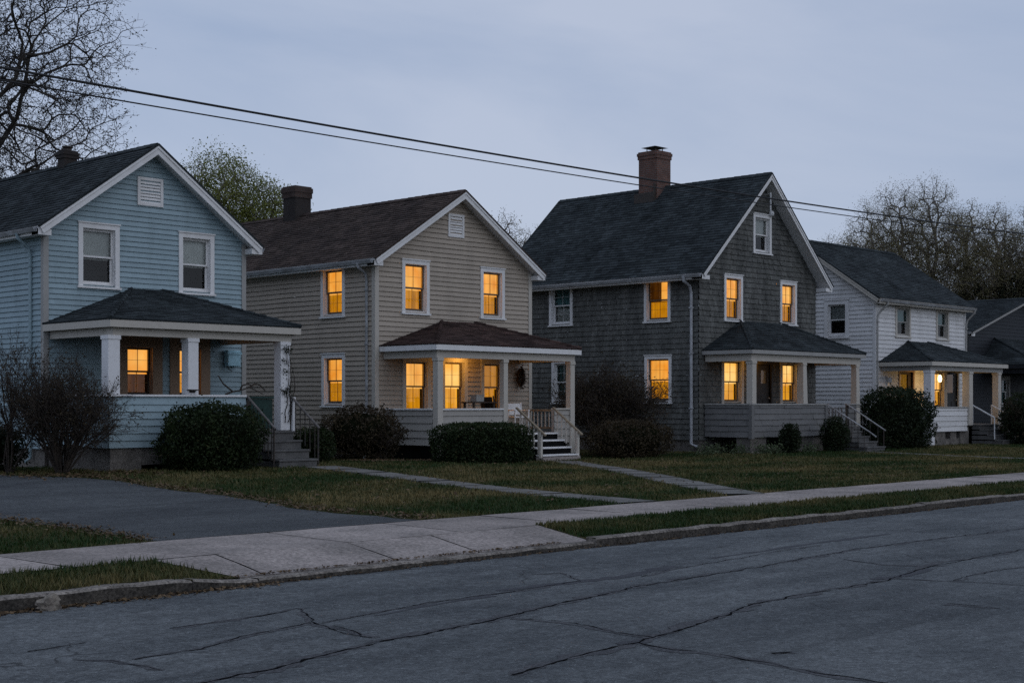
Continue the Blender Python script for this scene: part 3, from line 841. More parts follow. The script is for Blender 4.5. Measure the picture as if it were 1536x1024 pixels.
downspout(blue, [(15.40, 30.55, 5.62), (15.44, 30.55, 5.5), (15.70, 30.55, 5.3), (15.735, 30.55, 5.1), (15.735, 30.55, .5), (15.6, 30.55, .42)], 'blue')
bx0, bx1, bf = 15.74, 20.78, 27.05
hip_porch_roof(blue, bx0, bx1, bf, 29.98, 3.56, 18.0, 18.85, 4.47, 'roofblack', 'trimdull', .18, 3.21, .16)
py = bf + .16 + .13
post(blue, 15.92, py, 1.95, 3.21, .28, 'postwhite'); post(blue, 17.9, py, 1.95, 3.21, .27, 'postwhite'); post(blue, 20.44, py, 1.12, 3.21, .27, 'postwhite')
parapet(blue, [(15.79, py - .14, 19.3, py - .14)], .8, 1.9, 'blue', 'trim', .155)
parapet(blue, [(15.79, 29.95, 15.79, py - .14)], .8, 1.9, 'blue', 'trim', .155)
fl = MB(); fl.box(15.82, 20.68, py - .05, 29.98, 1.04, 1.11); fl.box(19.3, 20.68, py - .06, py + .02, .78, 1.039); fl.build('porch_floor', M['floor'], blue)
pr = MB(); pr.box(15.85, 16.6, py - .1, 29.9, .1, .79); pr.box(19.2, 19.35, py + .02, 29.9, .1, 1.03); pr.box(20.45, 20.6, py + .02, 29.9, .1, 1.03)
pr.box(16.6, 19.2, py - .08, py + .2, .42, .79); build_each(pr, 'porch_pier', M['found'], blue)
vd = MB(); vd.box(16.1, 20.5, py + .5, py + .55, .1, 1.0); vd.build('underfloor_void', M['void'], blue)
stairs(blue, 19.42, 20.5, py - .06, 1.11, .27, 4, .3, 'step', 'step')
handrail(blue, 19.36, py - .1, 1.93, py - 1.2, 1.17, 'railgrey', .028, False, (0, .95), 7, .85, .9, post_mat='dkmetal')
handrail(blue, 20.62, py - .1, 1.93, py - 1.2, 1.17, 'railgrey', .028, False, (0, .95), 5, .85, .9, post_mat='dkmetal')
# short second post tied to the corner post
post(blue, 20.66, py - .14, 1.1, 1.9, .09, 'postwhite', capped=False)
mbx = thing('wall_mailbox', (20.78, 29.9, 2.65), 'light blue metal mailbox hung on the blue porch wall', 'mailbox')
m = MB(); F = front(0, 29.97)
m.fbox(F, 20.6, 20.98, 2.68, 3.08, .02, .2); m.build('box', M['bluebox'], mbx, bevel=.015)
m = MB(); m.poly([F(20.58, 3.085, .02), F(21.0, 3.085, .02), F(21.0, 3.02, .225), F(20.58, 3.02, .225)]); m.fbox(F, 20.58, 21.0, 2.985, 3.015, .203, .225); m.build('lid', M['bluebox'], mbx)
m = MB(); m.tube([F(20.66, 2.68, .1), F(20.66, 2.6, .14), F(20.74, 2.57, .16)], .012, 6); m.build('hook', M['dkmetal'], mbx)
gb = thing('storage_box', (20.1, 28.7, 1.11), 'dark green wooden deck box standing on the blue porch', 'storage box')
m = MB(); m.box(19.4, 20.95, 28.4, 29.0, 1.14, 1.86); m.build('body', M['greenbox'], gb, bevel=.01)
m = MB(); m.box(19.36, 20.99, 28.36, 29.04, 1.865, 1.92); m.build('lid', M['greenbox'], gb, bevel=.01)
m = MB(); m.box(20.1, 20.3, 28.385, 28.399, 1.7, 1.82); m.build('latch', M['dkmetal'], gb)
m = MB(); m.fbox(front(0, py - .135), 17.74, 17.98, 2.04, 2.065, -.02, .12, 0); m.fbox(front(0, py - .135), 17.8, 17.93, 1.99, 2.04, -.02, .02); 
tag(m.build('post_shelf', M['dkmetal'], blue), None)

# =================================================== beige house
beige = gable_house('clapboard_house', 'beige clapboard house with reddish brown roofs and five lit windows on its front', 25.6, 31.83, 30, 41, .13, .62, 5.72, 7.92, 'beige', 'roofbrown', .137,
    [W(26.56, 27.6, 4.26, 5.8, **LIT), W(29.66, 30.68, 4.26, 5.78, **LIT),
     W(26.58, 27.66, 1.42, 3.06, frame='trimdull', cas=.13, **LIT), W(28.08, 29.12, 1.42, 3.08, frame='trimdull', cas=.13, **HOT),
     W(29.68, 30.68, 1.42, 3.06, frame='trimdull', cas=.13, up='shade_dim', low='curt_lit', sash='sashdk')],
    [WL(32.36, 31.28, 4.18, 5.66, **LIT), WL(32.32, 31.28, 1.64, 3.16, **LIT)], ov=.32, ovf=.34, wav=.006, corner='trimdull', cboard=.1, board=3.0, proj=.034)
vent(front(0, 30), 28.34, 28.98, 6.58, 7.26, beige)
chimney(beige, 28.38, 29.02, 37.25, 37.9, 7.2, 8.85, ('brickdk', 'bricktop'), None, .38)
downspout(beige, [(25.2, 30.3, 5.62), (25.24, 30.3, 5.5), (25.50, 30.3, 5.36), (25.545, 30.3, 5.15), (25.545, 30.3, .3), (25.4, 30.3, .22)], 'metal')
ex0, ex1, ef = 25.72, 31.55, 27.65
hip_porch_roof(beige, ex0, ex1, ef, 29.98, 3.35, 28.1, 29.45, 4.12, 'roofred', 'trim', .17, 2.98, .14)
py = ef + .14 + .08
post(beige, 25.98, py, .3, 2.98, .2, 'trimdull'); post(beige, 28.5, py, .55, 2.98, .17, 'trimdull'); post(beige, 31.3, py, .3, 2.98, .19, 'trimdull')
parapet(beige, [(26.09, py - .04, 28.41, py - .04)], .62, 1.57, 'beigeporch', 'trim', .2)
parapet(beige, [(25.9, 29.95, 25.9, py + .11)], .62, 1.57, 'beigeporch', 'trim', .2)
parapet(beige, [(30.55, py - .03, 31.2, py - .03)], .62, 1.57, 'beigeporch', 'trimdull', .2)
fl = MB(); fl.box(25.92, 31.4, py - .03, 29.98, .85, .92); fl.box(28.6, 30.5, py - .04, py + .02, .6, .849); fl.build('porch_floor', M['floor'], beige)
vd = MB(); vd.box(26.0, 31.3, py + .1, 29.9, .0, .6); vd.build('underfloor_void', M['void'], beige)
stairs(beige, 28.95, 30.4, py - .05, .92, .13, 4, .26, 'trim', 'void', .02)
m = MB(); m.box(28.9, 30.45, py - .05 - .26 * 4 - .06, py - .05 - .26 * 3 - .02, .02, .262); m.build('step_block', M['concrete'], beige, bevel=.01)
handrail(beige, 28.9, py - .1, 1.63, py - 1.12, .93, 'railwood', .03, True, (.92,), 5, .72, .75, 'trimdull', .12)
handrail(beige, 30.44, py - .1, 1.63, py - 1.12, .93, 'railwood', .03, True, (.92,), 5, .72, .75, 'trimdull', .12)
# side rail with balusters on the right end of the porch
h = MB(); h.box(31.27, 31.35, py + .1, 29.9, 1.52, 1.58); h.box(31.28, 31.34, py + .1, 29.9, 1.0, 1.05); sr = h.build('side_rail', M['railwood'], beige)
for k in range(13):
    b = MB(); yy = py + .22 + k * .155; b.box(31.295, 31.325, yy, yy + .03, 1.051, 1.519); b.build('baluster', M['trimdull'], sr)
# table, chair and wreath on the beige porch
tb = thing('porch_table', (28.2, 28.55, .92), 'small dark table on the beige porch in front of the lit window', 'table')
m = MB(); m.box(27.72, 28.68, 28.3, 28.8, 1.76, 1.8); m.build('tabletop', M['doorwood'], tb, bevel=.01)
for sx in (27.79, 28.58):
    for sy in (28.35, 28.71):
        m = MB(); m.box(sx, sx + .05, sy, sy + .05, .92, 1.76); m.build('leg', M['doorwood'], tb)
bx = thing('cardboard_box', (28.05, 28.55, 1.8), 'pale box lying on the beige porch table', 'box')
m = MB(); m.box(27.95, 28.25, 28.4, 28.65, 1.802, 1.98); m.build('carton', M['trimgrey'], bx, bevel=.008)
m = MB(); m.box(27.94, 28.26, 28.39, 28.66, 1.981, 2.0); m.build('lid', M['trimgrey'], bx)
def chair(loc, rz, label, mat='dkmetal', seatmat='doorwood', name='porch_chair', hback=.95):
    t = thing(name, loc, label, 'chair')
    o = V(loc)
    for sx in (-1, 1):
        m = MB(); m.tube([o + V((sx * .22, -.22, 0)), o + V((sx * .22, -.22, .62))], .02, 6); m.build('leg', M[mat], t)
        m = MB(); m.tube([o + V((sx * .22, .24, 0)), o + V((sx * .22, .2, .45)), o + V((sx * .22, .3, hback))], .02, 6); m.build('leg', M[mat], t)
        m = MB(); m.box(o.x + sx * .22 - .03, o.x + sx * .22 + .03, o.y - .25, o.y + .24, o.z + .62, o.z + .65); m.build('armrest', M[mat], t)
    m = MB(); m.box(o.x - .22, o.x + .22, o.y - .24, o.y + .22, o.z + .42, o.z + .46); m.build('seat', M[seatmat], t, bevel=.01)
    m = MB(); F = Fr(o + V((0, .22, .5)), (0, .22, 1), (0, -1, .22))
    m.fbox(F, -.2, .2, 0, hback - .52, -.015, .015); m.build('backrest', M[seatmat], t, bevel=.01)
    t.rotation_euler.z = rz
    return t
chair((28.95, 28.75, .92), R(100), 'dark armchair beside the table on the beige porch', hback=1.05)
chair((29.75, 28.5, .92), R(-20), 'pale plastic chair at the top of the white porch steps', 'trim', 'trim', 'plastic_chair', .86)
def wreath(x, y, z, r, label):
    t = thing('wreath', (x, y, z), label, 'wreath')
    m = MB(); n = 26
    m.tube([(x + r * .45 * math.cos(6.283 * k / n), y - .05, z + r * math.sin(6.283 * k / n)) for k in range(n + 1)], .06, 6); m.build('hoop', M['twig'], t)
    vs = []; ti = []
    for k in range(420):
        q = rnd.uniform(0, 6.283); p = V((x + (r * .4 + rnd.gauss(0, .05)) * math.cos(q), y - .05 - abs(rnd.gauss(0, .05)), z + (r + rnd.gauss(0, .07)) * math.sin(q)))
        a = V((rnd.gauss(0, 1), rnd.gauss(0, 1), rnd.gauss(0, 1))).normalized(); b = a.orthogonal().normalized()
        vs += [p - a * .05, p + b * .02, p + a * .05, p - b * .02]; ti.append(rnd.random())
    npmesh('leaves', [tuple(v) for v in vs], 4, M['wreath'], ti, t)
wreath(31.3, 29.93, 2.55, .22, 'dark dried wreath hung on the beige porch wall near its right corner')

# =================================================== grey shingle house
grey = gable_house('shingle_house', 'grey cedar shingle house with a steep dark roof and tall brick chimney', 37.77, 44.83, 28, 36.85, .13, .55, 5.98, 9.66, 'shingle', 'roofblack', .178,
    [W(39.15, 40.22, 4.5, 6.08, **LIT), W(42.5, 43.55, 4.5, 6.06, **LIT), W(40.85, 41.95, 6.9, 8.28, up='blind', sash='trim', muntin=False),
     W(39.0, 40.28, 1.68, 3.3, frame='trimdull', cas=.14, **HOT), W(42.5, 43.68, 1.68, 3.28, frame='trimdull', cas=.14, **HOT),
     lambda F, t: door(F, 41.0 - F.o.x, 42.05 - F.o.x, .98, 3.2, t, 'doorblack', 'doorblack', (41.45 - F.o.x, 41.8 - F.o.x, 2.45, 2.9), 'curt_dark')],
    [WL(34.62, 33.5, 4.5, 6.0, up='teal', sash='trim', low='blind', frame='trim'), WL(30.26, 29.14, 4.46, 6.0, up='curt_dim', extra='shade_lit', low='curt_lit', sash='sashdk', label='window half lit, with a dark upper left pane'),
     WL(30.24, 29.1, 1.74, 3.36, **LIT), WL(34.5, 33.5, 1.74, 3.3, up='teal', low='teal', frame='trim', sash='trim')],
    ov=.42, ovf=.45, board=.12, jit=.006, tint=(.3, .7), cboard=0, proj=.03, rake_h=.17, tabw=.24, ret=True)
chimney(grey, 40.78, 41.58, 32.1, 32.95, 8.6, 10.95, ('brick', 'brick'), 'hood', .28)
m = MB(); m.box(40.64, 40.7, 32.14, 33.06, 8.85, 9.42); m.box(40.7, 41.58, 32.14, 32.2, 8.9, 9.72); m.build('chimney_flashing', M['dkmetal'], grey)
downspout(grey, [(37.25, 28.25, 5.9), (37.3, 28.25, 5.75), (37.62, 28.25, 5.6), (37.70, 28.25, 5.4), (37.70, 28.25, .42), (37.72, 28.0, .33)], 'downpipe', .05)
m = MB(); m.tube([(41.35, 27.6, 9.0), (41.35, 27.6, 8.35)], .03, 6); m.tube([(41.35, 27.6, 8.95), (41.35, 27.95, 8.95)], .02, 5); m.build('conduit', M['whiteplastic'], grey)
m = MB(); m.lathe((41.85, 27.9, 8.35), [(.01, -.1), (.08, -.07), (.1, 0), (.08, .07), (.01, .1)], 12); m.build('floodlight', M['whiteplastic'], grey)
gx0, gx1, gf = 37.92, 44.95, 26.0
hip_porch_roof(grey, gx0, gx1, gf, 27.98, 3.5, 40.1, 42.5, 4.55, 'roofblack', 'trimgrey', .15, 3.12, .14, beam='trimdull')
py = gf + .14 + .1
post(grey, 38.22, py, 1.75, 3.12, .23, 'trimdull'); post(grey, 41.2, py, 1.75, 3.12, .2, 'trimdull', .26); post(grey, 44.62, py, .95, 3.12, .2, 'trimdull', .26)
parapet(grey, [(38.05, py - .1, 42.5, py - .1)], .66, 1.7, 'greyporch', 'trimgrey', .19, jit=.008, board=.5, tint=(0, 1))
parapet(grey, [(38.05, 27.95, 38.05, py - .1)], .66, 1.7, 'greyporch', 'trimgrey', .19, jit=.008, board=.5, tint=(0, 1))
m = MB(); m.box(37.99, 38.14, py - .17, py - .05, .62, 1.69); m.box(42.42, 42.56, py - .15, py - .02, .62, 1.69); build_each(m, 'corner_trim', M['greyporch'], grey)
parapet(grey, [(43.95, py - .1, 44.75, py - .1)], .66, 1.7, 'greyporch', 'trimgrey', .19, jit=.008, board=.5, tint=(0, 1))
fl = MB(); fl.box(38.1, 44.8, py - .05, 27.98, .9, .97); fl.build('porch_floor', M['floor'], grey)
pr = MB(); pr.box(38.1, 39.0, py - .04, py + .5, .0, .655); pr.box(40.9, 42.45, py - .04, py + .5, .0, .655); pr.box(44.1, 44.75, py - .04, py + .5, 0, .655); build_each(pr, 'porch_pier', M['found'], grey)
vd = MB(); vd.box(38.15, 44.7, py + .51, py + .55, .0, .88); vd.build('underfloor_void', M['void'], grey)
stairs(grey, 42.66, 43.85, py - .1, .97, .12, 5, .3, 'step', 'step')
handrail(grey, 42.62, py - .1, 1.72, py - 1.75, .78, 'metal', .024, False, (0, .5), 6, .8, .85, 'dkmetal', .25)
handrail(grey, 43.9, py - .1, 1.72, py - 1.6, .82, 'metal', .024, False, (0, .95), 4, .8, .85, 'dkmetal')
ba = MB()
for k in range(6): ba.box(42.68 + k * .2, 42.74 + k * .2, py - .02, py + .02, .98, 1.62)
build_each(ba, 'baluster', M['greyporch'], grey)

# =================================================== white house (ridge along the street)
def white_house():
    X0, X1, Y0, Y1 = 49.1, 56.47, 28, 34.9
    ze, zr, ov, ovg = 5.78, 8.35, .35, .28
    t = thing('clapboard_house', ((X0 + X1) / 2, Y0, .13), 'white clapboard house with a lit lamp hanging in its corner porch', 'house', 'houses along the street')
    half = (Y1 - Y0) / 2; slope = (zr - ze) / (half + ov); zw = ze + slope * ov - .15; D = Y1 - Y0; Wd = X1 - X0
    FF = front(X0, Y0); FL = leftw(X0, Y1)
    TW = dict(frame='trimdull', sash='trimgrey', muntin=False)
    of = [W(50.6, 51.8, 4.34, 5.62, up='teal', low='room', **TW)(FF, t), W(53.92, 55.02, 4.34, 5.62, up='teal', low='room', **TW)(FF, t),
          W(53.6, 54.7, 1.5, 3.12, frame='trimdull', **HOT)(FF, t),
          door(FF, 50.85 - X0, 52.1 - X0, .95, 3.1, t, 'doorwood', 'browncasing', (51.05 - X0, 51.75 - X0, 1.9, 2.9), 'curt_mid'),
          door(FF, 54.75 - X0, 55.95 - X0, .95, 3.15, t, 'doorblack', 'trimdull', (55.0 - X0, 55.65 - X0, 2.2, 2.95), 'curt_dark')]
    ol = [WL(30.24, 29.14, 4.3, 5.8, up='blind', muntin=False, frame='trim', sash='trim', cas=.16)(FL, t)]
    mb = MB(); gab = [(0, .6), (D, .6), (D, zw), (half, zw + slope * half), (0, zw)]
    courses(mb, FF, [(0, .6), (Wd, .6), (Wd, zw), (0, zw)], of,   .165, .03, 2.6, (.1, .9), .005)
    courses(mb, FL, gab, ol,   .165, .03, 2.6, (.1, .9), .005)
    courses(mb, rightw(X1, Y0), gab, [],   .165, .03, 2.6, (.1, .9), .005)
    courses(mb, backw(X1, Y1), [(0, .6), (Wd, .6), (Wd, zw), (0, zw)], [],   .165, .03, 2.6, (.1, .9), .005)
    mb.build('wall', M['white'], t)
    f = MB(); f.box(X0 + .03, X1 - .03, Y0 + .03, Y1 - .03, -.3, .6); f.build('foundation', M['found'], t)
    c = MB()
    for xx, sx in ((X0, 1), (X1, -1)):
        x0, x1 = sorted((xx - sx * .04, xx + sx * .1)); c.box(x0, x1, Y0 - .04, Y0 + .1, .6, zw - .02)
    build_each(c, 'corner_board', M['white'], t)
    v = V((0, 1, slope)); n = V((0, -slope, 1)); L = Wd + 2 * ovg; up = (half + ov) * math.sqrt(1 + slope * slope)
    F1 = Fr((X0 - ovg, Y0 - ov, ze), v, n); F2 = Fr((X1 + ovg, Y1 + ov, ze), (0, -1, slope), (0, slope, 1))
    slab_roof(t, F1, F2, L, up, 'roofblack', 'trimdull')
    for F, a in ((F1, 0), (F2, L), (F1, L), (F2, 0)):
        rake(t, F, a, up, slope, .2, 'trimdull')
    e = MB(); e.box(X0 - ovg, X1 + ovg, Y0 - ov, Y0 - ov + .03, ze - .2, ze - .05); e.box(X0 - ovg, X1 + ovg, Y0 - ov + .03, Y0 - .03, ze - .19, ze - .165); e.build('eave_fascia', M['trimdull'], t)
    gutter(t, (X0 - ovg + .05, Y0 - ov - .002, ze - .03), (X1 + ovg - .05, Y0 - ov - .002, ze - .03), (0, -1, 0))
    downspout(t, [(49.35, Y0 - ov - .06, 5.7), (49.33, Y0 - ov - .04, 5.55), (49.2, Y0 - .12, 5.25), (49.14, Y0 - .07, 5.05), (49.14, Y0 - .07, .5), (49.14, Y0 - .2, .4)], 'trimgrey', .04)
    downspout(t, [(56.6, Y0 - ov - .06, 5.7), (56.58, Y0 - ov - .04, 5.55), (56.5, Y0 - .12, 5.25), (56.48, Y0 - .07, 5.05), (56.48, Y0 - .07, .5), (56.48, Y0 - .2, .4)], 'trimgrey', .04)
    x0, x1, yf = 49.32, 55.75, 25.75
    hip_porch_roof(t, x0, x1, yf, 27.98, 3.36, 51.6, 53.2, 4.22, 'roofblack', 'trimdull', .18, 3.0, .16, beam='trimgrey')
    py = yf + .28
    post(t, 49.62, py, .1, 3.0, .3, 'postwhite'); post(t, 52.75, py, .9, 3.0, .3, 'trimdull'); post(t, 55.3, py, .9, 3.0, .26, 'trimdull')
    parapet(t, [(49.78, py - .05, 52.6, py - .05)], .68, 1.58, 'white', 'trimgrey', .2)
    parapet(t, [(49.5, 27.95, 49.5, py + .16)], .68, 1.58, 'white', 'trimgrey', .2)
    fl = MB(); fl.box(49.55, 55.5, py - .04, 27.98, .86, .93); fl.build('porch_floor', M['floor'], t)
    pr = MB(); pr.box(49.8, 50.9, py, py + .4, 0, .67); pr.box(51.3, 51.8, py, py + .4, .0, .67); pr.box(52.1, 52.85, py, py + .4, 0, .85); pr.box(50.9, 52.1, py + .02, py + .38, 0, .4); pr.box(55.0, 55.5, py, py + .4, 0, .85)
    build_each(pr, 'porch_pier', M['found'], t)
    vd = MB(); vd.box(49.9, 55.4, py + .41, py + .45, 0, .84); vd.build('underfloor_void', M['void'], t)
    stairs(t, 53.0, 54.6, py - .05, .93, .13, 4, .32, 'step', 'step')
    handrail(t, 52.98, py - .1, 1.68, py - 1.0, 1.2, 'whiteplastic', .03, False, (0, 1), 0, .75, .85)
    handrail(t, 54.62, py - .1, 1.68, py - 1.0, 1.2, 'whiteplastic', .03, False, (0, 1), 0, .75, .85)
    m = MB(); F = front(0, 27.97); m.lathe(F(49.98, 2.55, .1), [(.02, 0), (.09, .03), (.1, .12), (.07, .2), (.02, .22)], 12); m.fbox(F, 49.93, 50.03, 2.45, 2.8, .005, .03); m.build('wall_lantern', M['whiteplastic'], t)
    return t
white = white_house()
pl = thing('porch_lamp', (52.35, 27.0, 3.19), 'lit hanging globe lamp under the white porch ceiling', 'lamp')
m = MB(); m.lathe((52.35, 27.0, 2.6), [(.02, 0), (.06, .03), (.075, .11), (.07, .19), (.045, .26), (.03, .28)], 16); m.build('globe', M['lamp'], pl, smooth=True)
m = MB(); m.tube([(52.35, 27.0, 2.88), (52.35, 27.0, 3.18)], .012, 6); m.lathe((52.35, 27.0, 3.15), [(.07, .0), (.07, .03), (.01, .03)], 12); m.build('stem', M['dkmetal'], pl)

# =================================================== dark house at the right edge
dk = gable_house('clapboard_house', 'dark slate house with a pale roof edge at the right end of the row', 60, 71.5, 29.6, 40, .13, .6, 4.95, 6.75, 'darksiding', 'roofblack', .16,
    [W(63.2, 64.2, 1.6, 3.0, up='teal', low='teal', sash='trim', frame='trimgrey', muntin=False), W(67, 68, 1.6, 3.0, up='blind', low='blind', sash='trim', frame='trimgrey', muntin=False)], [], ov=.35, ovf=.35, corner='darksiding', trim='trimgrey', rake_h=.14)
hip_porch_roof(dk, 61.2, 70.5, 26.8, 29.58, 3.5, 62.6, 69, 4.75, 'roofblack', 'darksiding', .18, 3.1, .2, beam='darksiding')
for x in (61.6, 64.4, 67.3, 70.1): post(dk, x, 27.1, .8, 3.1, .2, 'trimgrey')
parapet(dk, [(61.6, 27.0, 66.0, 27.0)], .5, 1.6, 'darksiding', 'darksiding', .18)
fl = MB(); fl.box(61.5, 70.2, 27.05, 29.58, .72, .8); fl.box(61.55, 70.1, 27.2, 29.5, -.1, .72); fl.build('porch_floor', M['floor'], dk)
stairs(dk, 66.3, 67.8, 27.04, .8, .13, 4, .3, 'step', 'step')

# =================================================== ground, road, walks
def sheet(name, xs, ys, zf, mat, kind='structure', parent=None, edge=None):
    mb = MB(); nx, ny = len(xs), len(ys)
    mb.v = [(x, y, zf(x, y)) for y in ys for x in xs]
    for j in range(ny - 1):
        for i in range(nx - 1):
            mb.f.append((j * nx + i, j * nx + i + 1, (j + 1) * nx + i + 1, (j + 1) * nx + i)); mb.m.append(0); mb.t.append(.5)
    o = mb.build(name, mat, parent, smooth=True)
    if kind: o['kind'] = kind
    return o
def lin(a, b, n): return [a + (b - a) * i / n for i in range(n + 1)]
Gd = MB(); Gd.poly([(-900, -900, -.12), (1500, -900, -.12), (1500, 1500, -.12), (-900, 1500, -.12)])
tag(Gd.build('ground', M['earth']), None, None, None, 'structure')
sheet('lawn', lin(-30, 2, 16) + lin(3, 62, 118) + lin(64, 140, 20), lin(14.42, 30, 32) + lin(31, 46, 12) + lin(50, 110, 8), gz, M['soil'])
def vz(x, y):
    base = (.095 if x < 9 else .07) + (.045 if x < 9 else .065) * (y - 11.7)
    e = sstep(7.1, 8.0, x) if x < 9 else 1 - sstep(13.6, 14.6, x)
    return base * (1 - e) + (.036 + (y - 11.72) / 1.03 * .118) * e + .012 * (1 - e) * mnoise.noise(V((x, y * 2, 0)))
def verge(x0, x1, n, le, re_):
    mb = MB(); ys = lin(11.69, 12.76, 6)
    for y in ys:
        t = (12.75 - y) / 1.05; a = x0 + le * t; b = x1 + re_ * t
        for i in range(n + 1):
            x = a + (b - a) * i / n; mb.v.append((x, y, vz(x, y)))
    for j in range(len(ys) - 1):
        for i in range(n):
            q = j * (n + 1) + i; mb.f.append((q, q + 1, q + n + 2, q + n + 1)); mb.m.append(0); mb.t.append(.5)
    o = mb.build('verge', M['soil'], None, True); o['kind'] = 'structure'
verge(-30, 7.86, 70, 0, .36); verge(13.69, 140, 240, -.17, 0)
road = sheet('road', lin(-60, 200, 200), lin(-4, 11.56, 12), lambda x, y: .03 * sstep(11.5, 6, y) * 1 - .03 + .0, M['road'])
def rz(x, y): return .03 * sstep(11.5, 6, y) - .03
# cracks and tar smears on the road: thin sheets 4 mm up
def strip(mb, pts, w0, w1, jitter=.013, zf=rz, dz=.004, seg=.07, m=0, wj=.85):
    P = []
    for (x0, y0), (x1, y1) in zip(pts[:-1], pts[1:]):
        L = math.hypot(x1 - x0, y1 - y0); n = max(2, int(L / seg))
        for k in range(n): P.append((x0 + (x1 - x0) * k / n, y0 + (y1 - y0) * k / n))
    P.append(pts[-1]); Q = []
    off = 0
    for k, (x, y) in enumerate(P):
        off = off * .8 + rnd.gauss(0, jitter)
        a = P[max(k - 1, 0)]; b = P[min(k + 1, len(P) - 1)]
        dx, dy = b[0] - a[0], b[1] - a[1]; l = math.hypot(dx, dy) or 1; nx, ny = -dy / l, dx / l
        t = k / (len(P) - 1); w = (w0 + (w1 - w0) * t) * (1 + rnd.uniform(-wj, wj)) * .5
        Q.append(((x + nx * (off + w), y + ny * (off + w)), (x + nx * (off - w), y + ny * (off - w))))
    for k in range(len(Q) - 1):
        q = [Q[k][1], Q[k + 1][1], Q[k + 1][0], Q[k][0]]
        mb.poly([(x, y, zf(x, y) + dz) for x, y in q], m)
F_ = 2133.; TH = math.atan(2062 / F_); C_, S_ = math.cos(TH), math.sin(TH)
def gp(px, py, z=0.):
    """ground point seen at that place of the photograph (layout of the plan only)"""
    a = (px - 768) / F_; b = (605 - py) / F_; Z = (z - 1.75) / b
    return ((C_ + a * S_) * Z, (S_ - a * C_) * Z)
ck = MB(); hl = MB()
for pts, w0, w1 in (
    ([(300, 1024), (400, 1003), (590, 955), (680, 940), (768, 920), (960, 877), (1120, 850), (1280, 822), (1536, 790)], .05, .022),
    ([(768, 1012), (860, 985), (950, 965), (1000, 950), (1130, 905), (1240, 885), (1340, 866), (1400, 848), (1536, 822)], .04, .022),
    ([(768, 925), (830, 929), (880, 937), (920, 948), (975, 955)], .022, .03),
    ([(955, 963), (1010, 974), (1050, 977), (1150, 992), (1240, 1010), (1330, 1024)], .035, .03),
    ([(1340, 866), (1400, 870), (1536, 876)], .015, .012),
    ([(1265, 837), (1330, 846), (1420, 848)], .018, .015),
    ([(255, 938), (330, 928), (400, 918), (446, 908)], .02, .03), ([(446, 908), (470, 932), (520, 948), (555, 955)], .02, .02),
    ([(200, 985), (300, 970), (390, 945), (470, 930)], .018, .025), ([(110, 985), (170, 988), (240, 1003)], .02, .014),
    ([(470, 932), (640, 902), (768, 884), (870, 868)], .016, .03), ([(500, 935), (540, 950)], .02, .02),
    ([(40, 972), (120, 958)], .02, .015), ([(1420, 905), (1500, 912)], .03, .02), ([(1160, 980), (1190, 978)], .05, .05),
    ([(960, 862), (1100, 835), (1230, 815)], .012, .012), ([(870, 868), (840, 856), (800, 858)], .014, .014),
    ([(1430, 870), (1480, 858), (1536, 850)], .012, .012)):
    strip(ck, [gp(*p) for p in pts], w0 * .5, w1 * .5)
    strip(hl, [gp(*p) for p in pts], w0 * 2.6, w1 * 2.6, .02, rz, .0022, .11, 0, .9)
ck.build('crack', M['crack'], road); hl.build('crack_margin', M['margin'], road)
ts = MB()
for pts, w0, w1 in (([(745, 882), (860, 870), (930, 862), (1010, 846)], .1, .22), ([(560, 920), (640, 905), (740, 890)], .05, .1),
                    ([(1060, 835), (1200, 815), (1330, 798)], .06, .12), ([(1310, 868), (1360, 862), (1395, 852)], .14, .1), ([(930, 966), (965, 962)], .12, .1)):
    strip(ts, [gp(*p) for p in pts], w0, w1, .01, rz, .0025, .12, 0, .5)
ts.build('tar_patch', M['tar'], road)
gd = MB()
strip(gd, [(-20, 11.50), (4, 11.47), (8, 11.5), (13, 11.52), (60, 11.53)], .16, .05, .012, rz, .002, .12, 0, .7)
gd.build('gutter_dirt', M['dirt'], road)
# curbs: individual stones, lowered at the apron
def curb(x0, x1, top, ramp=None):
    mb = MB(); x = x0
    while x < x1 - .05:
        L = min(rnd.uniform(2.2, 3.1), x1 - x); z = top + rnd.uniform(-.014, .014); y = 11.55 + rnd.uniform(-.018, .018)
        n = 14
        for k in range(n):
            xa = x + .008 + (L - .016) * k / n; xb = x + .008 + (L - .016) * (k + 1) / n
            def zz(xx):
                q = z + .014 * mnoise.noise(V((xx * 2.3, 5, 1))) + .008 * mnoise.noise(V((xx * 9, 2, 1)))
                if ramp: q = .02 + (q - .02) * (1 - sstep(ramp[0], ramp[1], xx))
                return q
            a, b = zz(xa), zz(xb); tv = rnd.uniform(.2, .8)
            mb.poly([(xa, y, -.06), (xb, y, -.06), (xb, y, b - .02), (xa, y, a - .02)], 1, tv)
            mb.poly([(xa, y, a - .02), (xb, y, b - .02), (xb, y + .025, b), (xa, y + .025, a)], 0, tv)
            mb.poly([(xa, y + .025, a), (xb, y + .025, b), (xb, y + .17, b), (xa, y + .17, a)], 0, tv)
        mb.poly([(x + .008, y, -.06), (x + .008, y + .17, -.06), (x + .008, y + .17, zz(x)), (x + .008, y, zz(x) - .02)]); mb.poly([(x + L - .008, y, -.06), (x + L - .008, y + .17, -.06), (x + L - .008, y + .17, zz(x + L)), (x + L - .008, y, zz(x + L) - .02)])
        x += L
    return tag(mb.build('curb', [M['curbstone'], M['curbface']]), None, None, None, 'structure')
curb(-30, 8.35, .10, (7.2, 8.3)); curb(8.35, 13.45, .022); curb(13.45, 140, .07)
